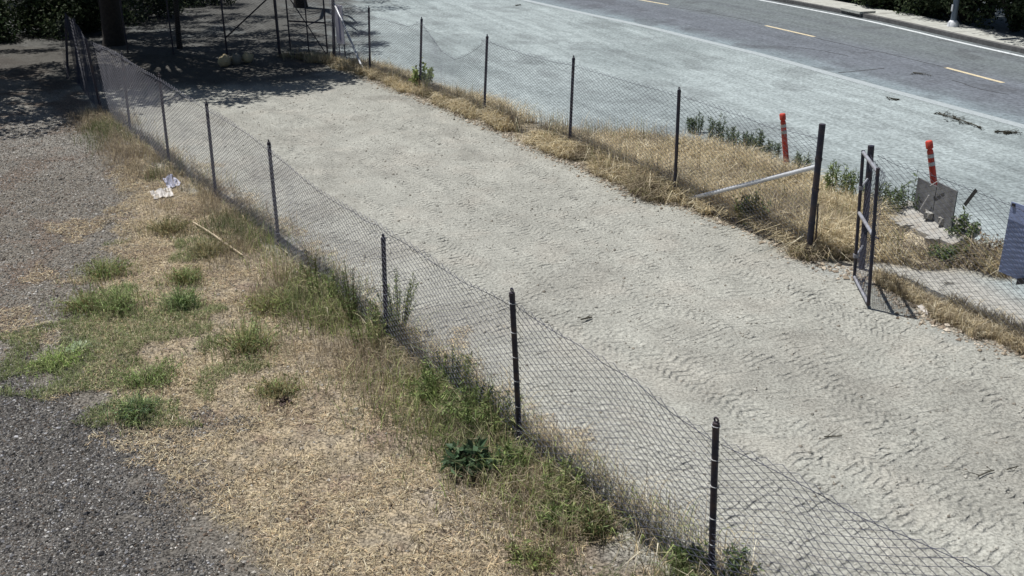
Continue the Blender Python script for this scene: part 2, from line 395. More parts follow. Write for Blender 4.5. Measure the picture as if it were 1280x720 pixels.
# painted lines, kerb, sidewalk
def resample(P, step):
    P = np.array([np.asarray(p)[:2] for p in P], float); d = np.r_[0, np.cumsum(np.linalg.norm(np.diff(P, axis=0), axis=1))]
    s = np.linspace(0, d[-1], max(2, int(d[-1]/step)+1))
    Pr = np.stack([np.interp(s, d, P[:, 0]), np.interp(s, d, P[:, 1])], 1)
    k = 5
    for _ in range(3):
        Pr[1:-1] = (Pr[:-2]+2*Pr[1:-1]+Pr[2:])/4
    return Pr
def offs(P, d):
    t = np.gradient(P, axis=0); t /= np.linalg.norm(t, axis=1)[:, None]
    return P+np.stack([t[:, 1], -t[:, 0]], 1)*d      # positive = right of direction
def strip(name, P, w, z, mat, parent=None, kind=None):
    L, Rr = offs(P, -w/2), offs(P, w/2); n = len(P)
    V = [(p[0], p[1], z) for p in L]+[(p[0], p[1], z) for p in Rr]
    return obj_np(name, V, [(i, n+i, n+i+1, i+1) for i in range(n-1)], mat, parent, kind=kind)
def paint(name, col, under, lo, hi):
    return plain(name, col, .7, 0, .12, 30, 0, under, hi, 9.)
M_white = paint('worn_white_paint', (.62, .66, .68), (.22, .23, .25), .4, .6)
M_faint = paint('dusty_edge_paint', (.345, .385, .40), (.27, .305, .315), .4, .95)
M_yellow = paint('yellow_paint', (.60, .52, .35), (.30, .26, .2), .4, .45)
strip('edge_line', resample(EDGE[1:], .5), .30, .004, M_faint, ROAD)
strip('edge_line', resample(WHITE, .5), .17, .004, M_white, ROAD)
for a_, b_ in (((1182, 84.5), (1254, 103.5)), ((957, 32), (1018, 46)), ((795, -1), (835, 6))):
    p, q = G(*a_)[:2], G(*b_)[:2]
    strip('lane_dash', resample([p, q], .5), .14, .004, M_yellow, ROAD)
p, q = G(1254, 103.5)[:2], G(1182, 84.5)[:2]
dirn = nrm(p-q); strip('lane_dash', resample([p+dirn*8.6, p+dirn*11.2], .5), .14, .004, M_yellow, ROAD)
M_crack = plain('tar_crack', (.05, .05, .055), .8)
strip('crack', resample([G(*p)[:2] for p in [(1048, 91), (1070, 89), (1090, 87), (1105, 85.5)]], .2), .05, .005, M_crack, ROAD)

for cr in ([(836, 8.5), (870, 13), (900, 18.5), (930, 24), (952, 30)], [(1018, 47), (1060, 57), (1110, 67), (1150, 77), (1182, 85)], [(985, 58), (1020, 62), (1060, 70)], [(1190, 100), (1225, 112), (1262, 118)]):
    q = np.array([G(*p)[:2] for p in cr]); q = resample(q, .25); q = q+np.stack([fbm(q[:, 0]*3, q[:, 1]*3, 5)-.5, fbm(q[:, 0]*3, q[:, 1]*3, 6)-.5], 1)*.16
    strip('crack', q, .028, .005, M_crack, ROAD)
M_conc = plain('pale_concrete', (.40, .41, .38), .85, 0, .16, 12, .2, (.25, .24, .21), .5, 3)
M_conc2 = plain('kerb_concrete', (.115, .115, .115), .85, 0, .25, 9, .2, (.06, .06, .06), .6, 3)
KP = resample(KERB, .8)
def slab(name, P0, P1, w0, w1, z0, z1, mat, parent=None, kind=None):
    A_, B_ = offs(P1, w0), offs(P1, w1)
    n = len(P1); V = []
    for z in (z0, z1):
        V += [(p[0], p[1], z) for p in A_]+[(p[0], p[1], z) for p in B_]
    Fs = []
    for i in range(n-1):
        a0, a1, b0, b1 = i, i+1, n+i, n+i+1
        Fs += [(2*n+a0, 2*n+b0, 2*n+b1, 2*n+a1), (a1, a0, 2*n+a0, 2*n+a1)[::-1], (b0, b1, 2*n+b1, 2*n+b0)[::-1]]
    Fs += [(0, n, 3*n, 2*n), (n-1, 2*n-1, 4*n-1, 3*n-1)[::-1]]
    return obj_np(name, V, Fs, mat, parent, kind=kind)
kerb = slab('kerb', None, KP, .0, .18, -.05, .14, M_conc2, kind='structure')
walk = slab('sidewalk', None, KP, .18, 1.55, -.05, .105, M_conc2, kind='structure')
fine = resample(KERB, .1)
SL = 15
for k in range(0, len(fine)-SL-1, SL):
    seg = fine[k:k+SL+1].copy(); mid_ = seg[len(seg)//2]
    if not (24 < mid_[1] < 47): continue
    d0 = nrm(seg[-1]-seg[0]); seg[0] = seg[0]+d0*.012; seg[-1] = seg[-1]-d0*.012
    slab('paving_slab', None, seg[[0, 5, 10, 15]], .195, 1.54, .10, .135+.004*rng.random(), M_conc, walk)

# ------------------------------------------------------------------ fences
def eye_cap(mb, top, ax, r=.019):
    th = np.linspace(-.3*math.pi, 1.3*math.pi, 9)
    mb.tube([np.asarray(top)+np.array([0, 0, .035])+r*(math.cos(t)*ax+math.sin(t)*np.array([0, 0, 1])) for t in th], .008, 5)
def post(parent, base, top, r, mat=None, cap=True, ax=None):
    org = np.array(parent.location); mat = mat or M_galv
    b = np.array(base, float); b[2] = -.3; tp = np.asarray(top, float)
    ex = b+(tp-b)*1.0
    mb = MB(org); mb.tube([b, b+(ex-b)*.5, ex], r, 10); o = mb.build('post', mat, parent, True)
    if cap:
        mc = MB(org); ax = ax if ax is not None else np.array([1., 0, 0])
        mc.tube([ex-np.array([0, 0, .03]), ex+np.array([0, 0, .012])], [r*1.12, r*1.0], 10); eye_cap(mc, ex, ax)
        mc.build('post_cap', M_galv, o, True)
    return o
CELL = .072
def chain_bay(parent, A_, B_, top_px=None, top_z=None, z0=.03, seed=0, bulge=.035, side=0., rw=.0028, slack=None):
    """one bay of woven wire between two ground points; top outline from photo points in the bay's plane or heights"""
    A_, B_ = np.asarray(A_, float)*[1, 1, 0], np.asarray(B_, float)*[1, 1, 0]
    d0 = nrm(B_-A_); A_ = A_+np.array([d0[1], -d0[0], 0])*side; B_ = B_+np.array([d0[1], -d0[0], 0])*side
    L = np.linalg.norm(B_-A_); D = (B_-A_)/L; nn = np.array([D[1], -D[0], 0])
    if top_px is not None:
        q = [on_plane(px, py, A_, nn) for px, py in top_px]
        ss = np.array([(p-A_)@D for p in q]); zz = np.array([p[2] for p in q]); k = np.argsort(ss); ss, zz = ss[k], zz[k]
    else: ss, zz = np.array([0, L]), np.array(top_z, float)
    nw = max(2, int(round(L/CELL))); w = L/nw
    s0 = (np.arange(nw)+.5)*w
    zmax = zz.max(); K = int(math.ceil((zmax-z0)/(CELL/2)))+1
    j = np.arange(K+1)
    s = s0[:, None] + np.where((j[None, :]+np.arange(nw)[:, None]) % 2 == 0, -.5, .5)*w*1.04
    tz = np.interp(s, ss, zz); frac = j[None, :]/K
    z = z0 + (tz-z0)*frac
    # slack in the weave: sideways bulge and small unevenness
    nb = (fbm(s*.9+seed*13.1, z*.9+seed*3.7, 5, 3)-.5)*2*bulge*np.sin(np.clip(s/L, 0, 1)*math.pi)**.5
    s = s + (vnoise(s*2.2+seed, z*2.2, 8)-.5)*.03; z = z + (vnoise(s*1.6+seed*5, z*1.6, 9)-.5)*.03*frac
    alt = np.where((j[None, :]+np.arange(nw)[:, None]) % 2 == 0, -1, 1)*rw*.9
    P = A_[None, None, :] + s[..., None]*D + (nb+alt)[..., None]*nn; P[..., 2] = z + 0
    u1, u2 = D, nn; n3 = 3
    ang = np.arange(n3)*2*math.pi/n3+.3
    ringv = (np.cos(ang)[:, None]*u1+np.sin(ang)[:, None]*u2)*rw*1.25
    Vv = (P[:, :, None, :]+ringv[None, None]).reshape(-1, 3)
    wi, ji, ki = np.meshgrid(np.arange(nw), np.arange(K), np.arange(n3), indexing='ij')
    b0 = (wi*(K+1)+ji)*n3
    Fq = np.stack([b0+ki, b0+(ki+1) % n3, b0+n3+(ki+1) % n3, b0+n3+ki], -1).reshape(-1, 4)
    org = np.array(parent.location)
    o = obj_np('chain_link', Vv, Fq, M_wire, parent, origin=org)
    # tension wire woven a hand below the top edge
    sg = np.linspace(0, L, 26); tz = np.interp(sg, ss, zz)-.05+(vnoise(sg*3+seed*7, sg*0, 3)-.5)*.03
    mb = MB(org); mb.tube([A_+D*q+np.array([0, 0, h])-nn*.006 for q, h in zip(sg, tz)], .0032, 5); mb.build('tension_wire', M_wire, parent, True)
    return D, nn
def ties(parent, b, t, ax, r, zs):
    org = np.array(parent.location); b = np.asarray(b)*[1, 1, 0]; t = np.asarray(t)
    for z in zs:
        c = b+(t-b)*z/t[2]; mb = MB(org)
        mb.tube([c+(r+.004)*np.array([math.cos(k), math.sin(k), .25*math.sin(k*.5)]) for k in np.linspace(0, 2*math.pi, 9)], .003, 4)
        mb.build('wire_tie', M_pale, parent)

# near fence
nf = thing('chain_link_fence', 'long leaning chain link fence between the gravel yard and the dirt lot', 'fence', NB[1])
NT = [above(b, *p) for b, p in zip(NB[1:], near_top)]
NT = [NB[0]+np.array([0, 0, NT[0][2]])] + NT
for i, (b, t) in enumerate(zip(NB, NT)):
    D = nrm((NB[min(i+1, len(NB)-1)]-NB[max(i-1, 0)])*[1, 1, 0])
    post(nf, b, t, .0275 if i < 8 else .034, ax=D)
    if i < 5: ties(nf, b, t, D, .030, np.linspace(.25, t[2]*.96, 6)+rng.uniform(-.05, .05, 6))
near_mesh = [[(897, 545), (980, 583), (1040, 620), (1120, 657), (1255, 716), (1400, 800)],
             [(642, 375), (720, 423), (800, 474), (850, 515), (895, 545)],
             [(482, 284), (530, 314), (590, 352), (642, 378)],
             [(336, 184), (400, 236), (440, 260), (482, 284)],
             [(259, 133), (300, 158), (336, 184)],
             [(199, 97), (230, 116), (259, 133)],
             [(152, 69), (176, 84), (199, 97)],
             [(107, 50), (130, 58), (152, 69)],
             [(92, 25), (99, 33), (107, 50)],
             None]
for i in range(len(NB)-1):
    if near_mesh[i] is None: chain_bay(nf, NB[i], NB[i+1], None, (NT[i][2], NT[i+1][2]), seed=i+1)
    else: chain_bay(nf, NB[i], NB[i+1], near_mesh[i], seed=i+1, bulge=.055 if i < 5 else .03, side=-.040)

# far fence
ff = thing('chain_link_fence', 'sagging chain link fence along the strip of tall dry grass', 'fence', FB[1])
FT = [above(b, *p) for b, p in zip(FB, far_top)]
for i, (b, t) in enumerate(zip(FB, FT)):
    D = nrm((FB[min(i+1, len(FB)-1)]-FB[max(i-1, 0)])*[1, 1, 0])
    post(ff, b, t, .048 if i in (0, 6) else .030, cap=i not in (0, 6), ax=D)
far_mesh = [[(850, 117), (905, 133), (960, 154), (1022, 169)],
            [(718, 79), (760, 92), (800, 103), (848, 117)],
            [(609, 49), (650, 63), (695, 75), (717, 79)],
            [(527, 27), (540, 45), (552, 62), (568, 72), (585, 66), (598, 56), (609, 49)],
            [(462, 17), (490, 25), (510, 31), (527, 27)],
            [(417, -5), (440, 5), (462, 17)]]
for i in range(len(FB)-1):
    chain_bay(ff, FB[i], FB[i+1], far_mesh[i], seed=20+i, bulge=.10 if i == 3 else .04)
org = np.array(ff.location)
b0, t0 = FB[0]*[1, 1, 0], FT[0]
Ppost = lambda h: b0+(t0-b0)*h/t0[2]
fe = G(862, 256); fe[2] = .05
mb = MB(org); h_ = on_plane(1019, 208, b0, nrm([0, 1, 0]))[2]; mb.tube([fe+np.array([0, 0, .06]), Ppost(h_)], .034, 10); mb.build('brace_rail', M_pale, ff, True)
mb = MB(org); c0 = above(FB[6], 418, 5); fe2 = G(456, 93); fe2[2] = .04; mb.tube([fe2, c0], .032, 10); mb.build('brace_rail', M_pale, ff, True)
for z in (.55, 1.05, 1.5):
    c = Ppost(z); mb = MB(org); mb.tube([c-np.array([0, 0, .02]), c+np.array([0, 0, .02])], .055, 10); mb.build('tension_band', M_galv, ff, True)
mb = MB(org); mb.tube([Ppost(.85)+[.055, -.02, 0], Ppost(.3)+[.075, -.03, 0]], .012, 6); mb.build('hanging_strap', M_galv, ff, True)

# fence right of the gate
GP = G(1078, 338); GT = above(GP, 1089, 182)
rf = thing('chain_link_fence', 'chain link fence right of the open gate, carrying the grey blue sign panel', 'fence', GP)
post(rf, GP, GT, .045, cap=False)
RN = np.array([RD[1], -RD[0], 0])
RB = [GP]
for k in range(1, 3): RB.append(GP+RD*3.15*k)
right_mesh = [[(1094, 189), (1135, 207), (1185, 222), (1222, 237), (1255, 250), (1290, 264), (1330, 282)], None]
D_, nn_ = chain_bay(rf, RB[0], RB[1], right_mesh[0], seed=41, bulge=.04)
chain_bay(rf, RB[1], RB[2], None, (1.62, 1.62), seed=42)
for b in RB[1:]: post(rf, b, b+np.array([0, 0, 1.72]), .03, ax=RD)

# end fence under the trees
EBp = [(350, 71), (284, 68), (217, 67), (160, 66)]
EB = [G(*p) for p in EBp]; CB = FB[6]
ef = thing('chain_link_fence', 'dark chain link fence in tree shade closing the far end of the lot', 'fence', EB[0])
ET = [b+np.array([0, 0, 2.1]) for b in EB]
for b, t in zip(EB, ET): post(ef, b, t, .045 if b is EB[0] else .028, cap=b is not EB[0], ax=nrm(EB[1]-EB[0]))
for i in range(3): chain_bay(ef, EB[i], EB[i+1], None, (2.02, 2.02), seed=60+i)
org = np.array(ef.location); mb = MB(org); mb.tube([EB[1]+[0, 0, .5], EB[0]+[0, 0, 1.9]], .022, 8); mb.build('brace_rail', M_galv, ef, True)

# gates -----------------------------------------------------------
def gate(label, Hb, Fb, h0, Ht, Ft, mid=True, diag=False, seed=0, brights=True):
    t = thing('gate', label, 'gate', Hb); org = np.array(Hb)
    Hb, Fb = np.asarray(Hb)*[1, 1, 0], np.asarray(Fb)*[1, 1, 0]
    D = nrm(Fb-Hb); r = .024; up = np.array([0, 0, 1.]); h1 = min(Ht[2], Ft[2])
    at = lambda k, z: Hb+(Ht-Hb)*z/Ht[2] if k == 0 else Fb+(Ft-Fb)*z/Ft[2]
    for k in (0, 1):
        mb = MB(org); mb.tube([at(k, h0), at(k, (Ht, Ft)[k][2])], r, 10); mb.build('stile', M_galv, t, True)
    for z in ((h0+r, .5*(h0+h1)+.05, h1-r) if mid else (h0+r, h1-r)):
        mb = MB(org); mb.tube([at(0, z)+D*r, at(1, z)-D*r], r, 10); mb.build('rail', M_gate if brights else M_galv, t, True)
    if diag:
        mb = MB(org); mb.tube([at(0, h1-.1)+D*.03, at(1, h0+.1)-D*.05], .016, 8); mb.build('brace_rail', M_galv, t, True)
        mb = MB(org); mb.tube([.5*(at(0, h0+.05)+at(1, h0+.05)), .5*(at(0, h1-.05)+at(1, h1-.05))], .02, 8); mb.build('stile', M_galv, t, True)
    chain_bay(t, Hb+D*.02, Fb-D*.02, None, (h1-.04, h1-.04), z0=h0+.04, seed=seed, bulge=.012)
    return t, at
Hb, Fb_ = G(1067.5, 352), G(1085, 386)
Ht, Ft = above(Hb, 1079, 188), above(Fb_, 1097.5, 210)
gt, gat = gate('narrow grey chain link gate swung open into the dirt lot', Hb, Fb_, .05, Ht, Ft, seed=70)
org = np.array(gt.location)
for z in (.38, 1.35):
    q = (GP*[1, 1, 0])+(GT-GP*[1, 1, 0])*z/GT[2]; p = gat(0, z); mb = MB(org); mb.tube([p, p+(q-p)*[.8, .8, 0]+[0, 0, .02]], .016, 6); mb.box(p, np.array([.03, 0, 0]), np.array([0, .03, 0]), np.array([0, 0, .025]))
    mb.build('hinge', M_gate, gt)
p = gat(1, 1.0); mb = MB(org); mb.tube([p-[0, 0, .06], p+[0, 0, .06]], .03, 8); mb.tube([p+RD*.02, p+RD*.10], .012, 6); mb.build('latch', M_galv, gt)
_h, _f = G(364, 72), G(410, 75); _u = np.array([0, 0, 2.0])
gate('closed chain link gate with a diagonal brace beside the far corner post', _h, _f, .08, _h*[1, 1, 0]+_u, _f*[1, 1, 0]+_u, True, True, 75, False)

# ------------------------------------------------------------------ foliage tools
def leaf_quads(P, Dv, L, Wd, nrmv=None):
    """kite leaf per point: P base, Dv direction, lengths and widths"""
    n = len(P); rnd = rng.normal(size=(n, 3)); Sd = np.cross(Dv, rnd); Sd /= np.linalg.norm(Sd, axis=1)[:, None]+1e-9
    up = np.cross(Sd, Dv)
    a = P; b = P+Dv*(L*.45)[:, None]+Sd*(Wd*.5)[:, None]+up*(L*.06)[:, None]
    c = P+Dv*L[:, None]-up*(L*.06)[:, None]; d = P+Dv*(L*.45)[:, None]-Sd*(Wd*.5)[:, None]+up*(L*.06)[:, None]
    V = np.stack([a, b, c, d], 1).reshape(-1, 3); Fq = np.arange(4*n).reshape(n, 4)
    return V, Fq
def rand_dirs(n, zb=0.):
    d = rng.normal(size=(n, 3)); d[:, 2] += zb; return d/np.linalg.norm(d, axis=1)[:, None]
def pick_cols(n, cols, var=.22):
    cols = np.asarray(cols, float); k = rng.integers(0, len(cols), n)
    return cols[k]*np.clip(1+rng.normal(0, var, (n, 1)), .45, 1.7)
def blades(name, P, H, lean, Wd, cols, parent=None, kind='stuff', flop=0.0, zoff=True):
    """upright tapered grass blades; three triangles each"""
    n = len(P); th = rng.uniform(0, 2*math.pi, n); Dh = np.stack([np.cos(th), np.sin(th), 0*th], 1)
    Sd = np.stack([-np.sin(th+rng.uniform(-1, 1, n)), np.cos(th), 0*th], 1); Sd /= np.linalg.norm(Sd, axis=1)[:, None]
    ln = np.abs(lean*rng.normal(1, .5, n)); up = np.array([0, 0, 1.])
    m_ = P+up*(H*.55)[:, None]+Dh*(H*ln*.35)[:, None]; t_ = P+up*(H*np.clip(1-ln*.35, .2, 1))[:, None]+Dh*(H*ln)[:, None]
    w = Wd[:, None]/2
    V = np.stack([P-Sd*w, P+Sd*w, m_+Sd*w*.8, m_-Sd*w*.8, t_], 1).reshape(-1, 3)
    b = np.arange(n)[:, None]*5
    T = np.concatenate([b+[[0, 1, 2]], b+[[0, 2, 3]], b+[[3, 2, 4]]])
    return obj_np(name, V, T, M_straw, parent, col=np.repeat(cols, 5, 0), kind=kind)
def scatter_poly(poly, n, pad=.0, edge=.3):
    P = np.array([np.asarray(p)[:2] for p in poly]); lo, hi = P.min(0)-pad, P.max(0)+pad
    out = []; tot = 0
    while tot < n:
        q = rng.uniform(lo, hi, (n*2, 2)); k = sdp(poly, q[:, 0], q[:, 1])+(fbm(q[:, 0]*1.7, q[:, 1]*1.7, 43, 4)-.5)*edge*2 > -pad
        out.append(q[k]); tot += k.sum()
    q = np.concatenate(out)[:n]; return np.column_stack([q, height(q[:, 0], q[:, 1])])
def keep_noise(P, sc, thr, seed): return P[fbm(P[:, 0]*sc, P[:, 1]*sc, seed, 3) > thr]

# ------------------------------------------------------------------ ground cover (uncountable)
GOLD = [(.60, .51, .32), (.68, .60, .41), (.50, .41, .26), (.40, .33, .22), (.74, .68, .52)]
GREYB = [(.30, .25, .18), (.37, .31, .22), (.22, .18, .135), (.45, .39, .28)]
GREEN = [(.10, .14, .05), (.13, .17, .07), (.08, .11, .04), (.17, .18, .08)]
P = keep_noise(scatter_poly(VERGE, 74000, .05), .9, .36, 75); P = P[(sdp([G(1104, 288), G(1160, 316), G(1203, 328), G(1205, 300), G(1160, 276), G(1112, 258)], P[:, 0], P[:, 1]) < 0) | (rng.random(len(P)) < .12)]; n = len(P)
tall = .5+.9*fbm(P[:, 0]*.8, P[:, 1]*.8, 71, 3); dd = sdp(VERGE, P[:, 0], P[:, 1])
LOWG = sdp([G(1085, 300), G(1150, 340), G(1205, 345), G(1215, 300), G(1160, 268), G(1105, 258)], P[:, 0], P[:, 1]) > 0
H = np.where(LOWG, .4, 1)*rng.uniform(.24, .58, n)*tall*(.65+.5*sstep(0, .5, dd))*sstep(36, 18, P[:, 1])**.3
cc = pick_cols(n, GOLD); gr = fbm(P[:, 0]*1.3, P[:, 1]*1.3, 77, 3) > .58
cc[gr] = pick_cols(gr.sum(), GREYB+[(.2, .19, .09)])
tag(blades('dry_grass', P, H, .95, rng.uniform(.007, .014, n), cc), 'tall golden dry grass along the far fence', 'grass')
P = keep_noise(scatter_poly(VERGE, 9000, .0), 2.2, .5, 73); P = P[sdp([G(1085, 300), G(1150, 340), G(1205, 345), G(1215, 300), G(1160, 268), G(1105, 258)], P[:, 0], P[:, 1]) < 0]; n = len(P)
tag(blades('tall_dry_stalks', P, rng.uniform(.35, .75, n)*sstep(40, 16, P[:, 1])**.4, .35, rng.uniform(.006, .011, n), pick_cols(n, GOLD[1:]+[(.32, .30, .15), (.40, .31, .20), (.22, .24, .11)], .25)), 'taller dry stalks and seed heads standing out of the dry grass', 'grass')
P = scatter_poly(STRIP, 9000, .0); n = len(P)
tag(blades('dry_grass', P, rng.uniform(.06, .26, n), .7, rng.uniform(.005, .010, n), pick_cols(n, GOLD+GREYB)), 'brown dry grass at the foot of the fence right of the gate', 'grass')
# strip along the near fence
def along_near(n, lo, hi, sig, y0=4, y1=30):
    P2 = np.array([p[:2] for p in NB[:9]]); d = np.r_[0, np.cumsum(np.linalg.norm(np.diff(P2, axis=0), axis=1))]
    s = rng.uniform(0, d[-1], n); q = np.stack([np.interp(s, d, P2[:, 0]), np.interp(s, d, P2[:, 1])], 1)
    t = nrm(P2[5]-P2[0]); nl = np.array([-t[1], t[0]])
    off = np.clip(rng.normal((lo+hi)/2, sig, n), lo-.25, hi+.5); q = q+nl*off[:, None]
    q = q[(q[:, 1] > y0) & (q[:, 1] < y1)]
    return np.column_stack([q, height(q[:, 0], q[:, 1])])
P = keep_noise(along_near(30000, .0, .7, .33), 1.1, .44, 81); n = len(P)
cc = pick_cols(n, GREYB+GREYB+GOLD[2:4]); gs = fbm(P[:, 0]*.9, P[:, 1]*.9, 83, 3) > .52; cc[gs] = pick_cols(gs.sum(), GREEN+GREYB[:2])
tag(blades('dead_weeds', P, rng.uniform(.08, .36, n), .6, rng.uniform(.003, .007, n), cc), 'tangled grey brown dead weeds at the foot of the near fence', 'weeds')
P = along_near(12000, -.45, .25, .22, 5.0, 24); P = keep_noise(P, 1.3, .42, 95); n = len(P)
tag(blades('dry_grass', P, rng.uniform(.08, .38, n), .8, rng.uniform(.004, .009, n), pick_cols(n, GOLD+GREYB+[(.26, .29, .13)], .25)), 'pale dry grass growing through the foot of the near fence', 'grass')
P = np.concatenate([along_near(14000, -.1, .75, .34, 7.0, 12.8), along_near(6000, -.2, .4, .3, 11.5, 15)]); P = keep_noise(P, 1.0, .46, 91); n = len(P)
tag(blades('green_tangle', P, rng.uniform(.08, .42, n)*(.4+fbm(P[:, 0]*1.2, P[:, 1]*1.2, 93, 3)), .55, rng.uniform(.004, .010, n), pick_cols(n, [(.28, .35, .12), (.35, .40, .16), (.20, .26, .09), (.42, .41, .22), (.30, .26, .16)], .28)), 'light green wiry weeds tangled in the lower mesh of the near fence', 'weeds')
P = scatter_poly(STRAW, 30000, .2, .7); P = keep_noise(P, 1.5, .36, 85); n = len(P)
tag(blades('short_stubble', P, rng.uniform(.02, .10, n), 1.1, rng.uniform(.004, .008, n), pick_cols(n, GOLD[:4]+GREYB+GREYB[:1], .3)), 'short dry stubble over the straw covered yard', 'grass')
# loose straw lying flat
P = scatter_poly(STRAW, 105000, .35, 1.6); P = keep_noise(P, 1.9, .45, 87); n = len(P)
th = rng.uniform(0, 2*math.pi, n); L = rng.lognormal(-2.9, .55, n).clip(.015, .25); th2 = th+rng.normal(0, .5, n)
d1 = np.stack([np.cos(th), np.sin(th), rng.normal(.08, .2, n)], 1); d2 = np.stack([np.cos(th2), np.sin(th2), rng.normal(-.05, .2, n)], 1)
P[:, 2] += rng.uniform(.004, .03, n); sv = np.stack([-np.sin(th), np.cos(th), 0*th], 1)*rng.uniform(.0014, .0034, n)[:, None]
M1 = P+d1*(L*.5)[:, None]; M2 = M1+d2*(L*.5)[:, None]
V = np.stack([P-sv, P+sv, M1+sv, M1-sv, M2], 1).reshape(-1, 3); b_ = np.arange(n)[:, None]*5
T = np.concatenate([b_+[[0, 1, 2]], b_+[[0, 2, 3]], b_+[[3, 2, 4]]])
tag(obj_np('loose_straw', V, T, M_straw, col=np.repeat(pick_cols(n, GOLD+[(.62, .47, .29), (.55, .42, .27)]+GREYB+[(.07, .055, .045)], .3), 5, 0), kind='stuff'), 'loose dry straw scattered flat over the yard', 'straw')
P = scatter_poly([G(*p) for p in [(85, 330), (130, 305), (255, 300), (275, 400), (360, 380), (360, 460), (280, 460), (215, 530), (150, 520), (20, 468), (25, 425), (95, 395)]], 44000, .1, .8); P = keep_noise(P, 1.25, .50, 89); n = len(P)
tag(blades('green_seedlings', P, rng.uniform(.02, .11, n), .8, rng.uniform(.004, .009, n), pick_cols(n, [(.22, .27, .11), (.27, .31, .15), (.16, .20, .08), (.33, .32, .19)], .25)), 'thin green seedlings coming up through the gravel and straw', 'weeds')

def stones(name, P, r, cols, label, cat):
    n = len(P); base = np.array([(1, 0, 0), (0, 1, 0), (-1, 0, 0), (0, -1, 0), (0, 0, 1), (0, 0, -1)], float)
    sc = rng.uniform(.6, 1.3, (n, 6, 1))*r[:, None, None]; V = base[None]*sc; V[:, :, 2] *= .65
    a = rng.uniform(0, 6.28, n); ca, sa = np.cos(a)[:, None], np.sin(a)[:, None]
    x = V[:, :, 0]*ca-V[:, :, 1]*sa; y = V[:, :, 0]*sa+V[:, :, 1]*ca; V[:, :, 0] = x+V[:, :, 2]*.4; V[:, :, 1] = y
    V = V+P[:, None, :]; V[:, :, 2] += (r*.25)[:, None]
    T = np.array([(0, 1, 4), (1, 2, 4), (2, 3, 4), (3, 0, 4)])       # the lower half sits in the soil
    Fc = (np.arange(n)[:, None, None]*6+T[None]).reshape(-1, 3)
    return tag(obj_np(name, V.reshape(-1, 3), Fc, M_stone, col=np.repeat(cols, 6, 0), kind='stuff'), label, cat)
YARD = [G(*p) for p in [(-60, 160), (150, 150), (212, 215), (349, 315), (483, 440), (652, 572), (890, 740), (900, 800), (-250, 860), (-200, 400)]]
P = scatter_poly(YARD, 62000, 0); st = sdp(STRAW, P[:, 0], P[:, 1]) > .2; P = P[~st | (rng.random(len(P)) < .25)]; n = len(P)
dk = sdp(DARKG, P[:, 0], P[:, 1])+(fbm(P[:, 0]*1.7, P[:, 1]*1.7, 43, 4)-.5)*1.4 > 0
cc = pick_cols(n, [(.20, .185, .16), (.28, .265, .235), (.12, .108, .09), (.38, .36, .33), (.17, .13, .10)], .3)
cc[dk] = pick_cols(dk.sum(), [(.05, .05, .054), (.085, .085, .09), (.035, .035, .037), (.14, .14, .145), (.34, .34, .35)], .35)
stones('gravel', P, np.clip(rng.lognormal(-4.65, .42, n), .004, .03), cc, 'loose grey gravel and asphalt grindings over the yard', 'gravel')
P = scatter_poly([G(*p) for p in [(-60, 440), (40, 450), (120, 490), (220, 540), (280, 630), (380, 725), (400, 790), (-250, 860)]], 66000, 0, 1.6); n = len(P)
stones('asphalt_grindings', P, np.clip(rng.lognormal(-5.0, .4, n), .003, .02), pick_cols(n, [(.066, .062, .058), (.105, .10, .093), (.042, .04, .038), (.16, .152, .14), (.23, .22, .205), (.36, .35, .33), (.12, .095, .075)], .35), 'dark crushed asphalt grindings in the lower left of the yard', 'gravel')
P = scatter_poly([G(*p) for p in [(-60, 150), (130, 145), (215, 215), (170, 260), (150, 330), (90, 440), (-100, 460)]], 30000, 0, .9); n = len(P)
stones('gravel', P, np.clip(rng.lognormal(-4.6, .4, n), .005, .03), pick_cols(n, [(.19, .18, .165), (.27, .26, .24), (.11, .102, .09), (.38, .365, .34), (.16, .122, .095)], .3), 'mid grey crushed gravel along the left of the yard', 'gravel')
LOTP = [G(*p) for p in [(300, 135), (440, 100), (620, 165), (850, 262), (1010, 330), (1150, 400), (1330, 480), (1330, 760), (900, 740), (652, 565), (349, 305), (215, 190)]]
P = scatter_poly(LOTP, 16000, 0); n = len(P)
stones('dirt_clod', P, np.clip(rng.lognormal(-4.9, .5, n), .003, .03), pick_cols(n, [(.33, .32, .28), (.26, .25, .22), (.38, .37, .33), (.20, .18, .15)], .2), 'small clods and pebbles strewn over the graded dirt', 'dirt')
EDGEP = [VB[i] for i in range(1, len(VB)-2)]
q = np.array([p[:2] for p in EDGEP]); d = np.r_[0, np.cumsum(np.linalg.norm(np.diff(q, axis=0), axis=1))]; s = rng.uniform(0, d[-1], 6000)
q = np.stack([np.interp(s, d, q[:, 0]), np.interp(s, d, q[:, 1])], 1)+rng.normal(0, .14, (6000, 2)); P = np.column_stack([q, height(q[:, 0], q[:, 1])])
stones('crumbled_soil', P, np.clip(rng.lognormal(-4.2, .5, 6000), .006, .05), pick_cols(6000, [(.30, .25, .19), (.38, .33, .26), (.20, .16, .12), (.45, .40, .33)], .2), 'crumbled soil and dead leaves along the edge of the grass', 'soil')

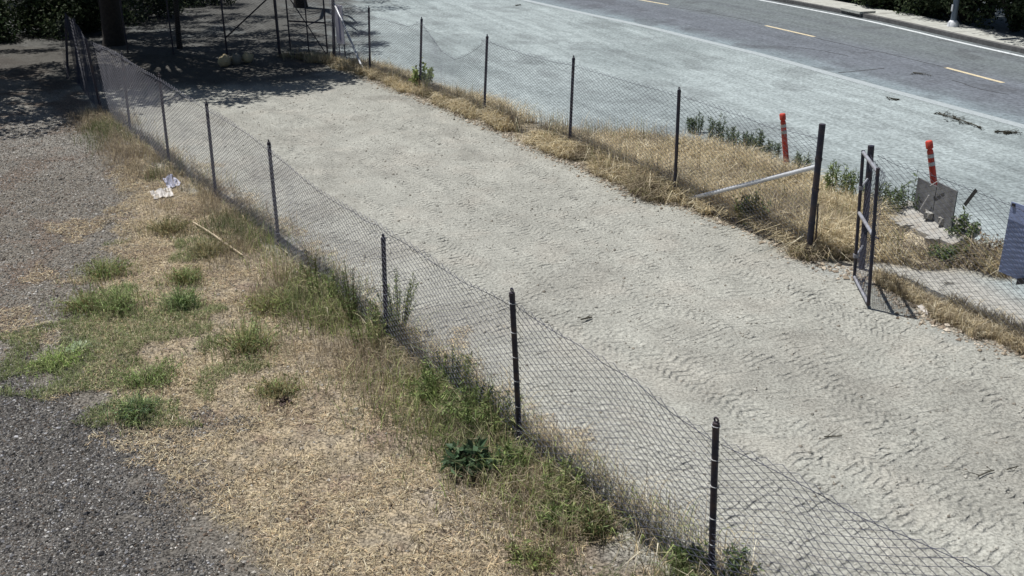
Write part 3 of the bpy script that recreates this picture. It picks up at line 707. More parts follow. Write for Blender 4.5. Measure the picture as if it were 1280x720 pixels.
# ------------------------------------------------------------------ weeds (each its own thing)
def weed(name, label, cat, px, h, spread, nst, nlf, ll, lw, cols, group=None, droop=.3, upright=False, tuft=0):
    b = G(*px); b[2] = hz(b[0], b[1]); t = thing(name, label, cat, b, group)
    mb = MB(b); LP, LD = [], []
    for i in range(nst):
        a = rng.uniform(0, 6.28); rr_ = spread*math.sqrt(rng.random())
        hh = h*rng.uniform(.6, 1.0)*(1-.35*rr_/max(spread, .01))
        root = b+np.array([math.cos(a), math.sin(a), 0])*rr_*(.8 if upright else .25)
        tip = b+np.array([math.cos(a)*rr_, math.sin(a)*rr_, hh])+rng.normal(0, .03*h, 3)
        midp = .5*(root+tip)+np.array([0, 0, .08*hh])
        mb.tube([root-[0, 0, .05], midp, tip], [.006, .004, .002], 4, False)
        f = rng.uniform(.12, 1.0, nlf)
        pp = np.where(f[:, None] < .5, root+(midp-root)*(f*2)[:, None], midp+(tip-midp)*(f*2-1)[:, None])
        dd_ = rand_dirs(nlf, .35-droop); LP.append(pp); LD.append(dd_)
    mb.build('stem', M_stem, t)
    LP = np.concatenate(LP); LD = np.concatenate(LD); n = len(LP)
    V, Fq = leaf_quads(LP, LD, rng.uniform(.6, 1.2, n)*ll, rng.uniform(.7, 1.2, n)*lw)
    V[:, 2] = np.maximum(V[:, 2], b[2]+.004)
    obj_np('foliage', V, Fq, M_leaf, t, col=np.repeat(pick_cols(n, cols), 4, 0), origin=b)
    if tuft:
        a_ = rng.uniform(0, 6.28, tuft); q = np.abs(rng.normal(0, spread*.75, tuft)); q = q*(.45+1.1*vnoise(np.cos(a_)*1.8+b[0]*3, np.sin(a_)*1.8+b[1]*3, 17)); P = np.column_stack([b[0]+np.cos(a_)*q, b[1]+np.sin(a_)*q, np.zeros(tuft)])
        P[:, 2] = height(P[:, 0], P[:, 1]); tcol = pick_cols(tuft, list(cols)+[(.30, .27, .17), (.24, .25, .13)], .28)
        o = blades('grass_blades', P, rng.uniform(.25, 1.0, tuft)*h*np.exp(-(q/(spread*1.3))**2)+.03, .55, rng.uniform(.004, .009, tuft), tcol, t)
        o.data.transform(Matrix.Translation((-b[0], -b[1], -b[2])))
    return t
BR = [(.26, .34, .11), (.32, .39, .15), (.20, .27, .08), (.40, .43, .20)]
MD = [(.15, .21, .075), (.19, .25, .10), (.11, .16, .055), (.25, .29, .13)]
DG = [(.09, .14, .065), (.12, .17, .08), (.07, .105, .05), (.16, .20, .10)]
BRN = [(.15, .14, .07), (.19, .16, .08), (.12, .12, .055), (.24, .19, .10)]
BL = [(.055, .095, .05), (.08, .13, .065), (.04, .065, .035), (.15, .22, .12)]
weed('green_bush', 'bright green leafy bush growing against a post of the sagging far fence', 'bush', (529, 114), .95, .34, 16, 26, .12, .07, BR)
weed('green_bush', 'dark olive bush in the dry grass under the slanting fence brace', 'bush', (940, 284), .72, .34, 26, 36, .08, .022, BRN+MD[:2])
rowg = 'upright green weeds in a row along the back of the dry grass'
for k, (px, h, lb) in enumerate([((868, 166), .42, 'thin green weed just right of a far fence post at the shoulder edge'), ((895, 178), .58, 'tallest conifer like weed at the left of the row behind the fence'),
        ((912, 184), .42, 'short green weed second in the row behind the far fence'), ((930, 190), .36, 'small sprawling weed mid way in the row behind the far fence'),
        ((945, 196), .52, 'upright weed left of the red and white delineator post'), ((962, 200), .46, 'weed directly beside the left delineator post'),
        ((998, 216), .42, 'weed between the delineator and the tall brace post')]):
    weed('upright_weed', lb, 'weed', px, h*1.3, .2, 11, 46, .085, .017, DG, rowg, .1, True, 60)
weed('green_bush', 'tall yellow green weed just behind the tall brace post', 'bush', (1044, 252), .95, .22, 14, 46, .09, .018, MD+BR[:1], None, .1, True)
weed('green_bush', 'grey green bush seen in the gap between brace post and open gate', 'bush', (1064, 258), .78, .26, 15, 40, .08, .017, MD+DG, None, .1, True)
weed('green_bush', 'dark bushy weed just right of the open gate top', 'bush', (1108, 272), .75, .26, 18, 44, .08, .018, DG+MD, None, .1, True)
weed('green_bush', 'tall dark weed left of the leaning grey board', 'bush', (1130, 274), .85, .24, 16, 44, .08, .018, DG+MD[:2], None, .1, True)
weed('green_bush', 'green bush at the right edge of the leaning grey board', 'bush', (1200, 306), .62, .26, 18, 36, .08, .022, DG+MD)
weed('green_bush', 'small green bush in front of the broken concrete slab', 'bush', (1178, 328), .36, .22, 18, 30, .07, .024, DG+MD)
weed('green_bush', 'pale green bush right of the concrete slab end', 'bush', (1205, 328), .34, .2, 14, 26, .07, .022, MD+BRN)
weed('dry_bush', 'reddish brown dry bush beside the grey blue sign panel', 'bush', (1232, 324), .42, .36, 26, 30, .07, .018, [(.26, .18, .10), (.32, .24, .14), (.18, .13, .08)])
# along near fence
weed('broadleaf_weed', 'dark green broad leaved weed in front of a near fence post', 'weed', (592, 592), .34, .3, 30, 13, .13, .055, BL+[(.09, .15, .08)], None, .35)
weed('green_weed', 'dense light green weed left of the near fence post by the broad leaved weed', 'weed', (592, 532), .55, .40, 30, 34, .06, .018, MD+BR[:2], tuft=300)
weed('green_weed', 'leafy green weed clump up the fence from the broad leaved weed', 'weed', (545, 505), .48, .38, 26, 32, .06, .016, MD+BR[:2], tuft=300)
weed('green_weed', 'low green weed tucked right against the post beside the broad leaved weed', 'weed', (640, 590), .36, .24, 20, 26, .065, .02, MD+BR[:1], tuft=220)
weed('green_weed', 'bright green sprawling weed right of the burrow hole', 'weed', (694, 652), .26, .26, 20, 22, .085, .02, BR+MD, tuft=220)
weed('green_weed', 'yellow green weed below the burrow hole', 'weed', (668, 700), .2, .3, 18, 18, .075, .014, BR+BRN, tuft=220)
weed('green_weed', 'green weed between the burrow hole and nearest post', 'weed', (742, 668), .34, .22, 16, 24, .06, .016, MD+BRN, tuft=220)
weed('green_weed', 'tall feathery pale green weed behind the short fence post', 'weed', (497, 418), 1.0, .42, 30, 46, .045, .012, BR+MD)
weed('green_weed', 'wispy green weed up the fence from the short post', 'weed', (440, 402), .85, .34, 24, 40, .045, .012, MD+BRN[:1])
weed('green_weed', 'thin grey green weed near the fence where it bends', 'weed', (395, 360), .6, .3, 18, 30, .045, .012, BRN+MD[:2])
weed('green_weed', 'green weed left of the nearest fence post at the bottom edge', 'weed', (858, 722), .32, .24, 20, 26, .07, .02, MD, tuft=220)
weed('green_weed', 'green weed right of the nearest fence post at the bottom edge', 'weed', (915, 735), .34, .24, 18, 26, .07, .02, MD+DG)
for px, h, lb in [((560, 488), .62, 'lanky pale green stalks rising against the mesh above the dense weeds'), ((622, 548), .66, 'lanky green stalks just left of the post above the broad leaved weed'),
        ((468, 436), .70, 'lanky green stalks left of the short fence post'), ((702, 628), .50, 'lanky stalks against the mesh beyond the burrow hole'), ((415, 380), .66, 'lanky grey green stalks farthest up the near fence, in the dead weeds')]:
    weed('tall_weed', lb, 'weed', px, h, .30, 16, 34, .055, .014, [(.24, .31, .11), (.31, .36, .15), (.17, .23, .08), (.38, .36, .19)], None, .15, True, 120)
# in the yard
for px, h, sp, cs, lb in [((130, 345), .34, .34, MD+BRN, 'spreading green weed at the top of the weedy patch in the gravel'),
        ((150, 385), .38, .38, MD, 'largest green weed in the middle of the gravel patch'),
        ((105, 385), .30, .34, MD+BRN, 'green weed left in the middle of the gravel patch'),
        ((228, 385), .40, .22, DG+MD, 'dark green weed standing at the edge of the straw'),
        ((232, 352), .30, .24, MD+BRN, 'olive weed above the dark weed at the straw edge'),
        ((70, 455), .20, .36, BR+MD, 'bright low green weed at the edge of the dark gravel'),
        ((98, 437), .10, .12, [(.42, .48, .36), (.34, .42, .26)], 'tiny pale whitish weed beside the low green weed'),
        ((185, 478), .30, .34, MD, 'green weed below the orange straw patch'),
        ((172, 520), .24, .22, BL+MD, 'blue green weed lowest of the yard weeds'),
        ((310, 438), .42, .40, MD+BRN, 'broad olive green weed in the middle of the straw'),
        ((335, 385), .34, .30, BRN+BR[:1], 'yellow olive weed near the fence in the straw'),
        ((210, 290), .24, .36, BRN, 'brown olive weeds below the white litter'),
        ((350, 492), .18, .26, BRN+MD[:1], 'low brown green weed around the dark scrap'),
        ((265, 318), .2, .3, BRN, 'dull brown weed beside the pale stick')]:
    weed('yard_weed', lb, 'weed', px, h*rng.uniform(.8, 1.0), sp*1.3, 34, 24, .04, .012, [tuple(1.8*np.array(q)) for q in cs]+[(.30, .30, .18)], None, .1, False, 700)

# ------------------------------------------------------------------ objects along the verge
M_red = plain('red_orange_plastic', (.58, .055, .035), .55, 0, .2, 14, 0, (.30, .09, .06), .6, 9)
M_refl = plain('white_reflective_band', (.50, .50, .51), .4, 0, .15, 30)
def delineator(label, base_px, top_px):
    b = G(*base_px); b[2] = hz(b[0], b[1]); tp = above(b, *top_px); t = thing('delineator_post', label, 'traffic post', b, None)
    ax = tp-b; L = np.linalg.norm(ax); ax /= L; pt = lambda f: b+ax*L*f
    sd_ = nrm(np.cross(ax, [0, 1, 0])); fw_ = np.cross(sd_, ax)
    mb = MB(b); mb.tube([pt(-.06), pt(.55), pt(.86)], [.056, .052, .050], 14); mb.build('shaft', M_red, t, True)
    for f in (.66, .77):
        q = MB(b); q.tube([pt(f), pt(f+.05)], .054, 14); q.build('reflective_band', M_refl, t, True)
    q = MB(b); q.tube([pt(.86), pt(.885), pt(.90)], [.05, .036, .058], 14); q.tube([pt(.90), pt(.985), pt(1.0)], [.058, .058, .046], 14); q.build('grip_top', M_red, t, True)
    q = MB(b); q.tube([b-[0, 0, .02], b+[0, 0, .03], b+[0, 0, .05]], [.16, .16, .07], 16); q.build('base', plain('black_rubber', (.03, .03, .03), .8), t, True)
    return t
delineator('red delineator post with white bands standing in dry grass left of the tall brace post', (984, 214), (978, 142))
delineator('red delineator post with white bands rising behind the leaning grey board', (1172, 266), (1161, 176))

M_board = plain('weathered_grey_board', (.155, .16, .165), .75, 0, .2, 9, .1, (.075, .075, .08), .8, 5)
bl, brp = G(1140, 277), G(1186, 303)
bd = nrm((brp-bl)*[1, 1, 0]); bn = np.array([bd[1], -bd[0], 0]); bw = np.linalg.norm((brp-bl)[:2]); bh = above(bl, 1145, 223)[2]; bh2 = above(brp, 1188, 240)[2]
b = (bl+brp)/2; t = thing('leaning_board', 'weathered dark grey double board standing on edge behind the fence', 'board', b)
lean = -bn*.10*0
for k in (0, 1):
    h_ = (bh if k == 0 else bh2)
    cc_ = bl*[1, 1, 0]+bd*bw*(.25+.5*k)+np.array([0, 0, h_/2])+(-bn)*(.008*k)
    mb = MB(b); mb.box(cc_, bd*(bw*.25-.0015), bn*.009, np.array([0, 0, h_/2+.02])); mb.build('panel', M_board, t)
mb = MB(b)
for (p_, q_) in (((1150, 262), (1161, 244)), ((1163, 232), (1176, 224))):
    mb.tube([on_plane(*p_, bl+bn*.06, bn), on_plane(*q_, bl+bn*.06, bn)], .008, 5)
mb.build('white_cord', M_refl, t)

M_slab = plain('broken_concrete', (.33, .325, .305), .9, 0, .2, 14, .4, (.22, .19, .15), .6, 7)
s0, s1 = G(1116, 276), G(1194, 309); sdv = nrm((s1-s0)*[1, 1, 0]); sn = np.array([-sdv[1], sdv[0], 0]); sl = np.linalg.norm((s1-s0)[:2])
t = tag(None or MB().add([], []).build('x', M_slab), None) if False else None
def rough_block(name, c, X, Y, Z, mat, label=None, cat=None, parent=None, jit=.12, seed=0):
    r = np.random.default_rng(seed); V = []; Fs = []
    import itertools
    nx, ny = 6, 4
    org = np.asarray(c, float)
    for kz in (-1, 1):
        for j in range(ny):
            for i in range(nx):
                u, v = 2*i/(nx-1)-1, 2*j/(ny-1)-1
                e = max(abs(u), abs(v)) > .99
                V.append(X*u*(1+(r.normal(0, jit) if e else 0))+Y*v*(1+(r.normal(0, jit) if e else 0))+Z*kz*(1+r.normal(0, .08)))
    f = lambda k, j, i: k*nx*ny+j*nx+i
    for j in range(ny-1):
        for i in range(nx-1):
            Fs += [(f(1, j, i), f(1, j, i+1), f(1, j+1, i+1), f(1, j+1, i)), (f(0, j, i), f(0, j+1, i), f(0, j+1, i+1), f(0, j, i+1))]
    for i in range(nx-1):
        Fs += [(f(0, 0, i), f(0, 0, i+1), f(1, 0, i+1), f(1, 0, i)), (f(0, ny-1, i+1), f(0, ny-1, i), f(1, ny-1, i), f(1, ny-1, i+1))]
    for j in range(ny-1):
        Fs += [(f(0, j+1, 0), f(0, j, 0), f(1, j, 0), f(1, j+1, 0)), (f(0, j, nx-1), f(0, j+1, nx-1), f(1, j+1, nx-1), f(1, j, nx-1))]
    mb = MB(); mb.add(V, Fs); o = mb.build(name, mat, parent); o.location = tuple(org)
    if label: tag(o, label, cat)
    return o
up = np.array([0, 0, 1.])
rough_block('concrete_slab', (s0+s1)/2+sn*.12+up*.13, sdv*sl*.56, sn*.27+up*.10, up*.055, M_slab, 'long broken pale concrete slab lying among weeds before the grey board', 'concrete slab', seed=1, jit=.035)
for k, (px, w, lb) in enumerate([((1120, 268), .13, 'pale concrete chunk at the left end of the broken slab'), ((1138, 272), .10, 'small concrete chunk at the foot of the grey board'),
        ((1158, 288), .09, 'grey rubble lump lying on the middle of the slab'), ((1130, 288), .12, 'weathered chunk half buried before the slab'), ((1165, 306), .10, 'dark rubble lump under the slab edge'), ((1176, 296), .07, 'little reddish rubble lump near the board corner')]):
    g = G(*px); a_ = rng.uniform(0, 3); X_ = np.array([math.cos(a_), math.sin(a_), 0])*w; Y_ = np.array([-math.sin(a_), math.cos(a_), 0])*w*.7
    rough_block('concrete_chunk', g+up*(.06+(.20 if k in (2, 5) else 0)), X_, Y_, up*.055, M_slab, lb, 'rubble', seed=5+k, jit=.2)

# sign panel on the right fence (its back), dark bar caught in the mesh
M_blue = plain('grey_blue_sign_back', (.22, .27, .44), .6, 0, .1, 8, 0, (.15, .18, .27), .4)
M_blk = plain('black_hardware', (.02, .02, .022), .5)
pl = on_plane(1253, 250, GP-RN*0, RN); pb = on_plane(1252, 343, GP, RN)
hh = (pl[2]-pb[2])/2; wv = .62
side = np.sign(np.dot(RN, np.array([1, .3, 0]))); OUT = RN*side
cpan = (pl+pb)/2+RD*wv+OUT*.05
t = thing('sign_panel', 'grey blue rectangular sign panel hung on the fence at the right edge', 'sign', cpan)
mb = MB(cpan); mb.box(cpan, RD*wv, OUT*.004, up*hh); mb.build('panel', M_blue, t)
mb = MB(cpan)
for a_, b_ in ((-.93, .93), (.9, .93), (.9, -.93)):
    mb.box(cpan+RD*wv*a_-OUT*.012+up*hh*b_, RD*.02, OUT*.008, up*.02)
mb.build('bolt', M_blk, t)
g_ = on_plane(1274, 352, GP, RN); mb = MB(cpan); mb.box(g_+OUT*.03, RD*.045+up*.02, OUT*.02, up*.04); mb.build('clamp', M_blk, t)
p_, q_ = on_plane(1222, 237, GP, RN), on_plane(1207.5, 256, GP, RN); b = (p_+q_)/2
ax = (p_-q_)/2; t = tag(MB(b).box(b-OUT*.02, ax, nrm(np.cross(ax, OUT))*.022, OUT*.006).build('flat_bar', M_blk), 'short dark flat bar hanging slanted in the mesh right of the gate', 'bar'); t.location = tuple(b)

# white sign beyond the corner post
wl, wr = G(421, 70), G(434, 73)
M_ws = plain('white_sign_face', (.62, .61, .72), .6, 0, .08, 6)
wd = nrm((wr-wl)*[1, 1, 0]); c = above(wl, 427, 30); z0_, z1_ = above(wl, 425, 53)[2], above(wl, 425, 5)[2]
cw = wl*[1, 1, 0]+wd*.28; cw[2] = (z0_+z1_)/2
t = thing('white_sign', 'tall white sign board fixed on stakes beside the far corner post', 'sign', cw*[1, 1, 0])
wn = np.array([wd[1], -wd[0], 0]); o_ = np.array(t.location)
mb = MB(o_); mb.box(cw, wd*.20, wn*.012, up*(z1_-z0_)/2); mb.build('panel', M_ws, t)
mb = MB(o_); mb.box(cw+wd*.02+up*.03+wn*.014, wd*.045, wn*.003, up*(z1_-z0_)*.42); mb.build('stripe', plain('dull_blue_print', (.16, .17, .30), .6), t)
for s_ in (-.15, .15):
    mb = MB(o_); mb.tube([cw*[1, 1, 0]+wd*s_-wn*.03-[0, 0, .2], cw*[1, 1, 0]+wd*s_-wn*.03+up*z1_], .018, 6); mb.build('stake', M_galv, t, True)

# sandbags
M_bag = plain('sandbag_weave', (.44, .37, .23), .85, 0, .12, 60, .3, (.4, .33, .2), .5, 8)
M_bag2 = plain('grey_sandbag_weave', (.20, .19, .16), .85, 0, .15, 60, .3)
def sandbag(label, px, mat, ang, L=.30, h=.17):
    g = G(*px); t = thing('sandbag', label, 'sandbag', g, None); V = []; Fs = []
    n, mm = 9, 12
    for i in range(n):
        u = -1+2*i/(n-1); pr = (1-abs(u)**3)**.6*.92+.08
        for j in range(mm):
            a_ = 2*math.pi*j/mm; cy, cz = math.cos(a_), math.sin(a_)
            sag = 1-.16*math.sin(3*u+ang*3)**2; V.append((u*L, cy*L*.66*pr*(1+rng.normal(0, .05)), max(-.9, cz)*h*.95*pr*sag*(1+rng.normal(0, .13))+h*.8))
    Fs = [(i*mm+j, (i+1)*mm+j, (i+1)*mm+(j+1) % mm, i*mm+(j+1) % mm) for i in range(n-1) for j in range(mm)]+[tuple(range(mm)), tuple(range((n-1)*mm, n*mm))[::-1]]
    o = MB().add(V, Fs).build('bag', mat, t, True)
    o2 = MB().tube([(L*.93, 0, h*.8), (L*1.08, 0, h*.85), (L*1.22, .02, h*.95)], [.05, .03, .075], 8).build('tied_neck', mat, t, True)
    t.rotation_euler = (0, 0, ang)
    return t
sandbag('pale yellow sandbag lying in a sun patch, leftmost of three', (281, 83), M_bag, 1.0, .21, .19)
sandbag('dull grey sandbag squeezed between two pale ones', (296, 80.5), M_bag2, 1.5, .21, .19)
sandbag('pale sandbag at the right end of the short row', (310, 78.5), M_bag, 1.2, .20, .18)

# litter
M_litter = plain('white_plastic_sheet', (.58, .555, .53), .6, 0, .15, 20, 0, (.32, .28, .23), .5, 9)
def crumple(label, pxs, name='plastic_litter', amp=.05, seed=0, mat=None):
    P4 = [G(*p) for p in pxs]; r = np.random.default_rng(seed); n = 11; c = sum(P4)/4; V = []
    for j in range(n):
        for i in range(n):
            u, v = i/(n-1), j/(n-1)
            p = (P4[0]*(1-u)+P4[1]*u)*(1-v)+(P4[3]*(1-u)+P4[2]*u)*v
            p = p + r.normal(0, .012, 3)*[1, 1, 0]
            p[2] = hz(p[0], p[1])+.015+abs(r.normal(0, amp))*(.4+math.sin(math.pi*u)*math.sin(math.pi*v)); V.append(p)
    Fs = [(j*n+i, j*n+i+1, (j+1)*n+i+1, (j+1)*n+i) for j in range(n-1) for i in range(n-1)]
    V2 = [p-[0, 0, .006] for p in V]; k = n*n
    Fs2 = [tuple(q+k for q in f[::-1]) for f in Fs]
    o = MB(c).add(V+V2, Fs+Fs2).build(name, mat or M_litter, None); o.location = tuple(c); return tag(o, label, 'litter')
crumple('crumpled white plastic sheet lying on the gravel beside the near fence', [(187, 240), (214, 235), (217, 247), (193, 252)], seed=1)
crumple('smaller bluish white plastic scrap above the crumpled sheet', [(204, 227), (216, 222), (226, 233), (211, 237)], seed=2, mat=plain('bluish_plastic', (.45, .46, .56), .5))
crumple('white scrap of board lying at the foot of the fence right of the gate', [(1146, 385), (1153, 383), (1163, 393), (1158, 396)], 'white_scrap', .008, 3)
crumple('dark brown scrap lying on the straw in the middle of the yard', [(346, 503), (358, 498), (366, 505), (352, 511)], 'dark_scrap', .03, 4, plain('dark_scrap', (.05, .03, .025), .8))
p_, q_ = G(242, 282), G(304, 323); b = (p_+q_)/2
mb = MB(b); mb.tube([p_+up*.06, p_*.66+q_*.34+up*.075, p_*.3+q_*.7+up*.06, q_+up*.05], [.014, .016, .015, .010], 7); o = mb.build('stick', plain('bleached_wood', (.60, .50, .36), .8, 0, .15, 20), None, True); o.location = tuple(b)
tag(o, 'long pale bleached stick lying slanted in the straw', 'stick')
def twigs(label, pxs, seed, r0=.012, n=10, leafy=True, name='fallen_branch', cat='branch'):
    P_ = [G(*p)+up*.03 for p in pxs]; b = sum(P_)/len(P_); t = thing(name, label, cat, b); mb = MB(b); r = np.random.default_rng(seed)
    mb.tube(P_, [r0]*len(P_), 6); LP = []
    for k in range(n):
        i = r.integers(0, len(P_)-1); f = r.random(); s = P_[i]*(1-f)+P_[i+1]*f; e = s+np.array([r.normal(0, .16), r.normal(0, .16), abs(r.normal(0, .03))])
        mb.tube([s, e], [r0*.6, r0*.2], 5); LP += [s+(e-s)*q for q in r.random(14)]
    mb.build('twig', plain('dark_twig', (.055, .05, .035), .85), t)
    if leafy:
        LP = np.array(LP); V, Fq = leaf_quads(LP, rand_dirs(len(LP), .1), rng.uniform(.05, .12, len(LP)), rng.uniform(.02, .045, len(LP)))
        V[:, 2] = .006+np.abs(V[:, 2]-.006)*.35; obj_np('foliage', V, Fq, M_leaf, t, col=np.repeat(pick_cols(len(LP), [(.03, .035, .02), (.05, .05, .03), (.04, .035, .025)]), 4, 0), origin=b)
twigs('dark fallen branch with dead leaves lying on the pale shoulder', [(1172, 143), (1190, 148), (1205, 153), (1226, 161)], 3, n=14)
twigs('small tuft of fallen twigs right of the fallen branch', [(1243, 166), (1254, 166), (1263, 167)], 4, n=9)
twigs('lone dark leaf scrap on the shoulder by the edge line', [(1113, 124.5), (1124, 125.5)], 5, n=4)
twigs('small dark leaf scrap on the asphalt', [(1141, 92), (1150, 92.8)], 6, n=4)
twigs('small dark leaf scrap on the shoulder beside the far edge line', [(644, 7.5), (651, 6.5)], 7, n=4)
twigs('few thin twigs lying on the grey dirt right of the gate', [(1180, 356), (1192, 356.5)], 8, .008, 2, False, 'twig_scrap', 'twig')

twigs('dark broken twigs lying on the dirt lot near the lower right corner', [(1222, 599), (1232, 594), (1242, 591)], 9, .006, 4, False, 'twig_scrap', 'twig')
twigs('single dark twig on the dirt lot at the right edge', [(1258, 590), (1272, 586)], 10, .006, 1, False, 'twig_scrap', 'twig')
twigs('short dark twig on the dirt lot beyond the nearest fence post', [(1030, 549), (1052, 548)], 11, .007, 1, False, 'twig_scrap', 'twig')
twigs('little brown twig lying alone in the middle of the dirt lot', [(726, 402), (740, 399)], 12, .010, 2, False, 'twig_scrap', 'twig')
# street lamp
M_lamp = plain('galvanized_lamp_pole', (.13, .165, .21), .5, .2, .12, 10)
M_lb = plain('white_base_cover', (.75, .77, .80), .5, 0, .1, 10)
lb = G(1190, 38); lb[2] = .13; t = thing('street_lamp', 'grey street lamp pole with white base cover on the far sidewalk', 'street lamp', lb)
mb = MB(lb); mb.tube([lb, lb+up*4, lb+up*8.6], [.10, .085, .06], 16); mb.build('pole', M_lamp, t, True)
mb = MB(lb); mb.tube([lb, lb+up*.13, lb+up*.2, lb+up*.21], [.19, .18, .12, .11], 16); mb.build('base_cover', M_lb, t, True)
mb = MB(lb); mb.box(lb+up*.62+np.array([-.117, -.02, 0]), np.array([.012, 0, 0]), np.array([0, .05, 0]), up*.11); mb.build('hand_hole_cover', M_lb, t)
arm = nrm(np.array([-.94, -.34, 0])); mb = MB(lb); mb.tube([lb+up*8.3, lb+up*8.9+arm*.8, lb+up*9.05+arm*2.0], [.045, .04, .035], 10); mb.build('arm', M_lamp, t, True)
mb = MB(lb); mb.box(lb+up*9.03+arm*2.35, arm*.36, np.cross(up, arm)*.14, up*.06); mb.build('lamp_head', M_lamp, t)

# storm drain inlet in the kerb
g = G(1080, 20)[:2]; kd = nrm(WHITE[-3]-WHITE[-4]); kd = np.array([kd[0], kd[1], 0]); kn_ = np.array([kd[1], -kd[0], 0])
i_ = np.argmin(np.hypot(*(KP-g).T)); c = np.array([KP[i_][0], KP[i_][1], 0])+kn_*.14
t = thing('storm_drain', 'dark storm drain inlet under a concrete hood in the far kerb', 'drain', c)
mb = MB(c); mb.box(c+kn_*.12+up*.17, kd*.62, kn_*.34, up*.045); mb.build('hood', M_conc, t)
mb = MB(c); mb.box(c+up*.06-kn_*.15, kd*.5, kn_*.012, up*.055); mb.build('opening', M_blk, t)
for s_ in (-.56, .56):
    mb = MB(c); mb.box(c+kd*s_+up*.055-kn_*.13, kd*.05, kn_*.03, up*.06); mb.build('jamb', M_conc2, t)

# ------------------------------------------------------------------ trees and hedge
def foliage_cloud(parent, centers, radii, per, ls, cols, org, flat=1.0):
    Pl = []; cl = []
    for c, r in zip(centers, radii):
        d = rng.normal(size=(per, 3)); d /= np.linalg.norm(d, axis=1)[:, None]; q = d*(rng.random((per, 1))**.45)*r; q[:, 2] *= flat
        Pl.append(np.asarray(c)+q); cl.append(pick_cols(per, cols, .2)*rng.uniform(.75, 1.3))
    P = np.concatenate(Pl); n = len(P); cl = np.concatenate(cl)
    V, Fq = leaf_quads(P, rand_dirs(n, -.15), rng.uniform(.7, 1.3, n)*ls, rng.uniform(.45, .7, n)*ls)
    return obj_np('crown', V, Fq, M_leaf, parent, col=np.repeat(cl, 4, 0), origin=org)
TG = [(.05, .075, .03), (.065, .095, .038), (.04, .06, .026), (.09, .11, .05)]
HG = [(.035, .055, .025), (.045, .07, .03), (.028, .042, .02), (.08, .10, .05)]
TREES = []
def tree(label, base, r, h):
    b = np.array([base[0], base[1], 0.]); t = thing('tree', label, 'tree', b); mb = MB(b)
    topc = b+np.array([rng.normal(0, .25), rng.normal(0, .25), h]); kn = [b-up*.2, b+up*.25, b+(topc-b)*.3+rng.normal(0, .06, 3), b+(topc-b)*.65+rng.normal(0, .1, 3), topc]
    mb.tube(kn, [r*1.35, r*1.05, r*.9, r*.7, r*.4], 12)
    TREES.append(dict(t=t, b=b, top=topc, r=r, mb=mb, cs=[], rs=[]))
tree('wide shade tree with a thick dark trunk behind the far end fence', (-13.0, 34.3), .34, 6.5)
tree('slender dark trunk tree standing right of the thick trunk', (-10.6, 33.4), .085, 5.5)
tree('shade tree at the left beyond the gravel yard', (-18.5, 30.0), .30, 6.5)
tree('shade tree beyond the end fence near the shoulder', (-8.6, 43.5), .26, 6.5)
tree('shade tree in the dark background behind the thick trunk', (-16.5, 42.0), .32, 7)
tree('shade tree at the far left corner of the picture', (-23.5, 44.0), .32, 7)
tree('twin trunk tree close behind the thick dark trunk', (-13.9, 36.4), .22, 6)
SH = SUNV[:2]/SUNV[2]
def blob(px, py, h, R=(1.6, 1.5, .7), k=9):
    g = G(px, py); c = np.array([g[0]+SH[0]*h, g[1]+SH[1]*h, h])
    T = min(TREES, key=lambda q: np.hypot(*(q['b'][:2]-c[:2]))*(1.6 if q['r'] < .1 else 1))
    j0 = T['b']+(T['top']-T['b'])*rng.uniform(.5, .85); rr_ = max(T['r'], .2)
    T['mb'].tube([j0, (j0+c)/2+up*.4+rng.normal(0, .2, 3), c], [min(T['r'], rr_*.4), rr_*.26, rr_*.1], 7, False)
    for i in range(k):
        d = rng.normal(size=3); d /= np.linalg.norm(d); p = c+d*np.array(R)*rng.random()**.4; T['cs'].append(p); T['rs'].append(rng.uniform(.42, .75))
        if i % 2 == 0: jj = c+(p-c)*.2; T['mb'].tube([jj, (jj+p)/2+rng.normal(0, .12, 3), p], [rr_*.1+.01, rr_*.06+.008, .008], 5, False)
for q in [(212, 112), (255, 118), (300, 113), (340, 104), (385, 99), (425, 97, .8), (200, 92), (250, 98), (300, 94), (350, 90), (395, 86),
          (180, 76), (240, 80), (300, 74), (360, 74), (400, 66), (150, 60), (205, 62), (260, 60), (320, 56), (380, 52),
          (160, 42), (225, 42), (285, 36, .8), (335, 44, .8), (190, 24), (250, 20, .8), (140, 20), (300, 22, .5),
          (15, 146), (55, 150), (95, 138), (125, 122), (30, 120), (75, 112), (115, 104), (10, 98), (55, 92), (110, 86), (150, 96), (160, 118),
          (40, 62, .5), (15, 40), (60, 40), (105, 36), (20, 20), (65, 18), (105, 14), (150, 4), (40, 2), (200, 4), (-40, 130), (-40, 100), (-50, 40), (-50, 15),
          (446, 28, .5), (452, 42, .5), (466, 55, .4)]:
    f = q[2] if len(q) > 2 else 1.
    blob(q[0], q[1], rng.uniform(4.9, 6.6), (1.8*f+.1, 1.6*f, .7*f), max(3, int(9*f)))
for q in [(230, 105), (290, 106), (345, 96), (200, 72), (260, 88), (330, 80), (385, 75), (180, 50), (250, 52), (310, 62), (150, 28), (215, 30), (120, 8), (180, 8), (235, 6, .8), (290, 8, .6), (330, 24, .7), (375, 36, .8),
          (30, 136), (75, 128), (110, 116), (20, 110), (60, 104), (100, 96), (20, 30), (60, 28), (100, 24), (40, 10), (90, 2), (0, 8), (20, -12), (70, -14), (120, -14), (175, -14), (140, 50), (100, 44), (50, 46)]:
    f = q[2] if len(q) > 2 else 1.
    blob(q[0], q[1], rng.uniform(7.2, 9.0), (1.9*f, 1.7*f, .8*f), max(3, int(7*f)))  # higher crown layer out of view, added to deepen the shade below
tree('unseen tree added behind the hedge right of the lamp to shade it', (18.9, 33.0), .2, 5.5)
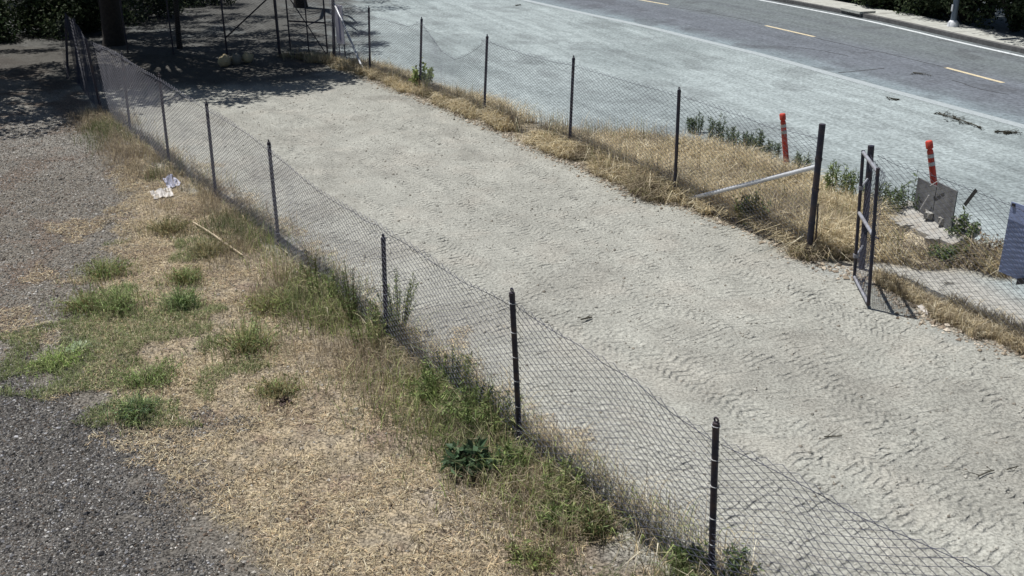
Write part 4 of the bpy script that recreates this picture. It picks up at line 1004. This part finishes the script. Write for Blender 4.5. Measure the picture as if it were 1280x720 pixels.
tree('unseen tree added behind the hedge left of the lamp to shade it', (17.6, 38.5), .2, 5.5)
tree('unseen tree added at the left end of the hedge for its shade', (16.3, 43.5), .2, 5.5)
for q in [(1085, 4, .7), (1118, 9, .8), (1148, 17, .7), (1180, 20, .8), (1215, 28), (1250, 37), (1285, 46), (1320, 56), (1150, 2), (1200, 6), (1250, 12), (1295, 22), (1240, -12), (1180, -12), (1300, -5), (1110, -8), (1230, 22), (1270, 30)]:
    f = q[2] if len(q) > 2 else 1.
    blob(q[0], q[1], rng.uniform(4.2, 6.0), (1.5*f, 1.5*f, .7*f), max(4, int(12*f)))  # crowns out of view, added to cast shade on hedge and sidewalk
for T in TREES:
    if T['cs']:
        for k in range(8):
            p = T['top']+rng.normal(0, 1, 3)*[1.3, 1.3, .6]+up*.3; T['cs'].append(p); T['rs'].append(.8)
        T['mb'].build('trunk', M_bark, T['t'], True); foliage_cloud(T['t'], T['cs'], T['rs'], 150, .165, TG, T['b'])
    else: print('bare tree', T['t']['label'])

def shrub(label, base, h, rx, n=22, per=260, cols=None, ls=.12, group=None):
    b = np.array([base[0], base[1], 0.]); t = thing('hedge_shrub', label, 'shrub', b, group); mb = MB(b); cs, rs = [], []
    for k in range(n):
        a_ = rng.uniform(0, 6.28); q = rx*math.sqrt(rng.random()); z = h*rng.uniform(.12, .92); p = b+np.array([math.cos(a_)*q, math.sin(a_)*q, z])
        cs.append(p); rs.append(rng.uniform(.4, .62)*min(1.2, rx))
        if k % 2 == 0: mb.tube([b+rng.normal(0, .1, 3)*[1, 1, 0]-up*.05, (b+p)/2+rng.normal(0, .1, 3), p], [.04, .028, .012], 5, False)
    mb.build('trunk', M_bark, t); foliage_cloud(t, cs, rs, per, ls, cols or TG, b)
hb = offs(resample(KERB, 1.0), 2.75); d_ = np.r_[0, np.cumsum(np.linalg.norm(np.diff(hb, axis=0), axis=1))]
names = ['first dark hedge shrub at the bottom right beyond the sidewalk', 'dark hedge shrub with pale leaf glints right of the street lamp', 'dense dark hedge shrub behind the right sidewalk', 'dark hedge shrub just right behind the street lamp', 'dark hedge shrub just left behind the street lamp', 'dark hedge shrub left of the lamp shading the sidewalk', 'dark hedge shrub behind the storm drain inlet', 'dark hedge shrub at the left end of the row, beside bare tan soil']
k = 0
for s_ in np.arange(d_[-1]-2, 0, -2.1):
    p = np.array([np.interp(s_, d_, hb[:, 0]), np.interp(s_, d_, hb[:, 1])])
    if not (30.5 < p[1] < 45.5): continue
    shrub(names[min(len(names)-1, k)][::1], p+rng.normal(0, .15, 2), rng.uniform(3.0, 4.0), 1.3, 44, 300, HG, .15); k += 1
    NK = k
print('hedge', NK)
for px, lb in (((12, 46), 'dark low shrub in the shade at the left edge'), ((72, 42), 'dark shrub in deep shade behind the fence corner'), ((176, 24), 'dark shrub between the two trunks under the trees'), ((118, 36), 'dark shrub in the shade just left of the thick trunk'), ((240, 6), 'dark shrub right of the slender trunk under the trees')):
    g = G(*px); shrub(lb, g[:2], 1.5, 1.5, 26, 240, HG, .13)
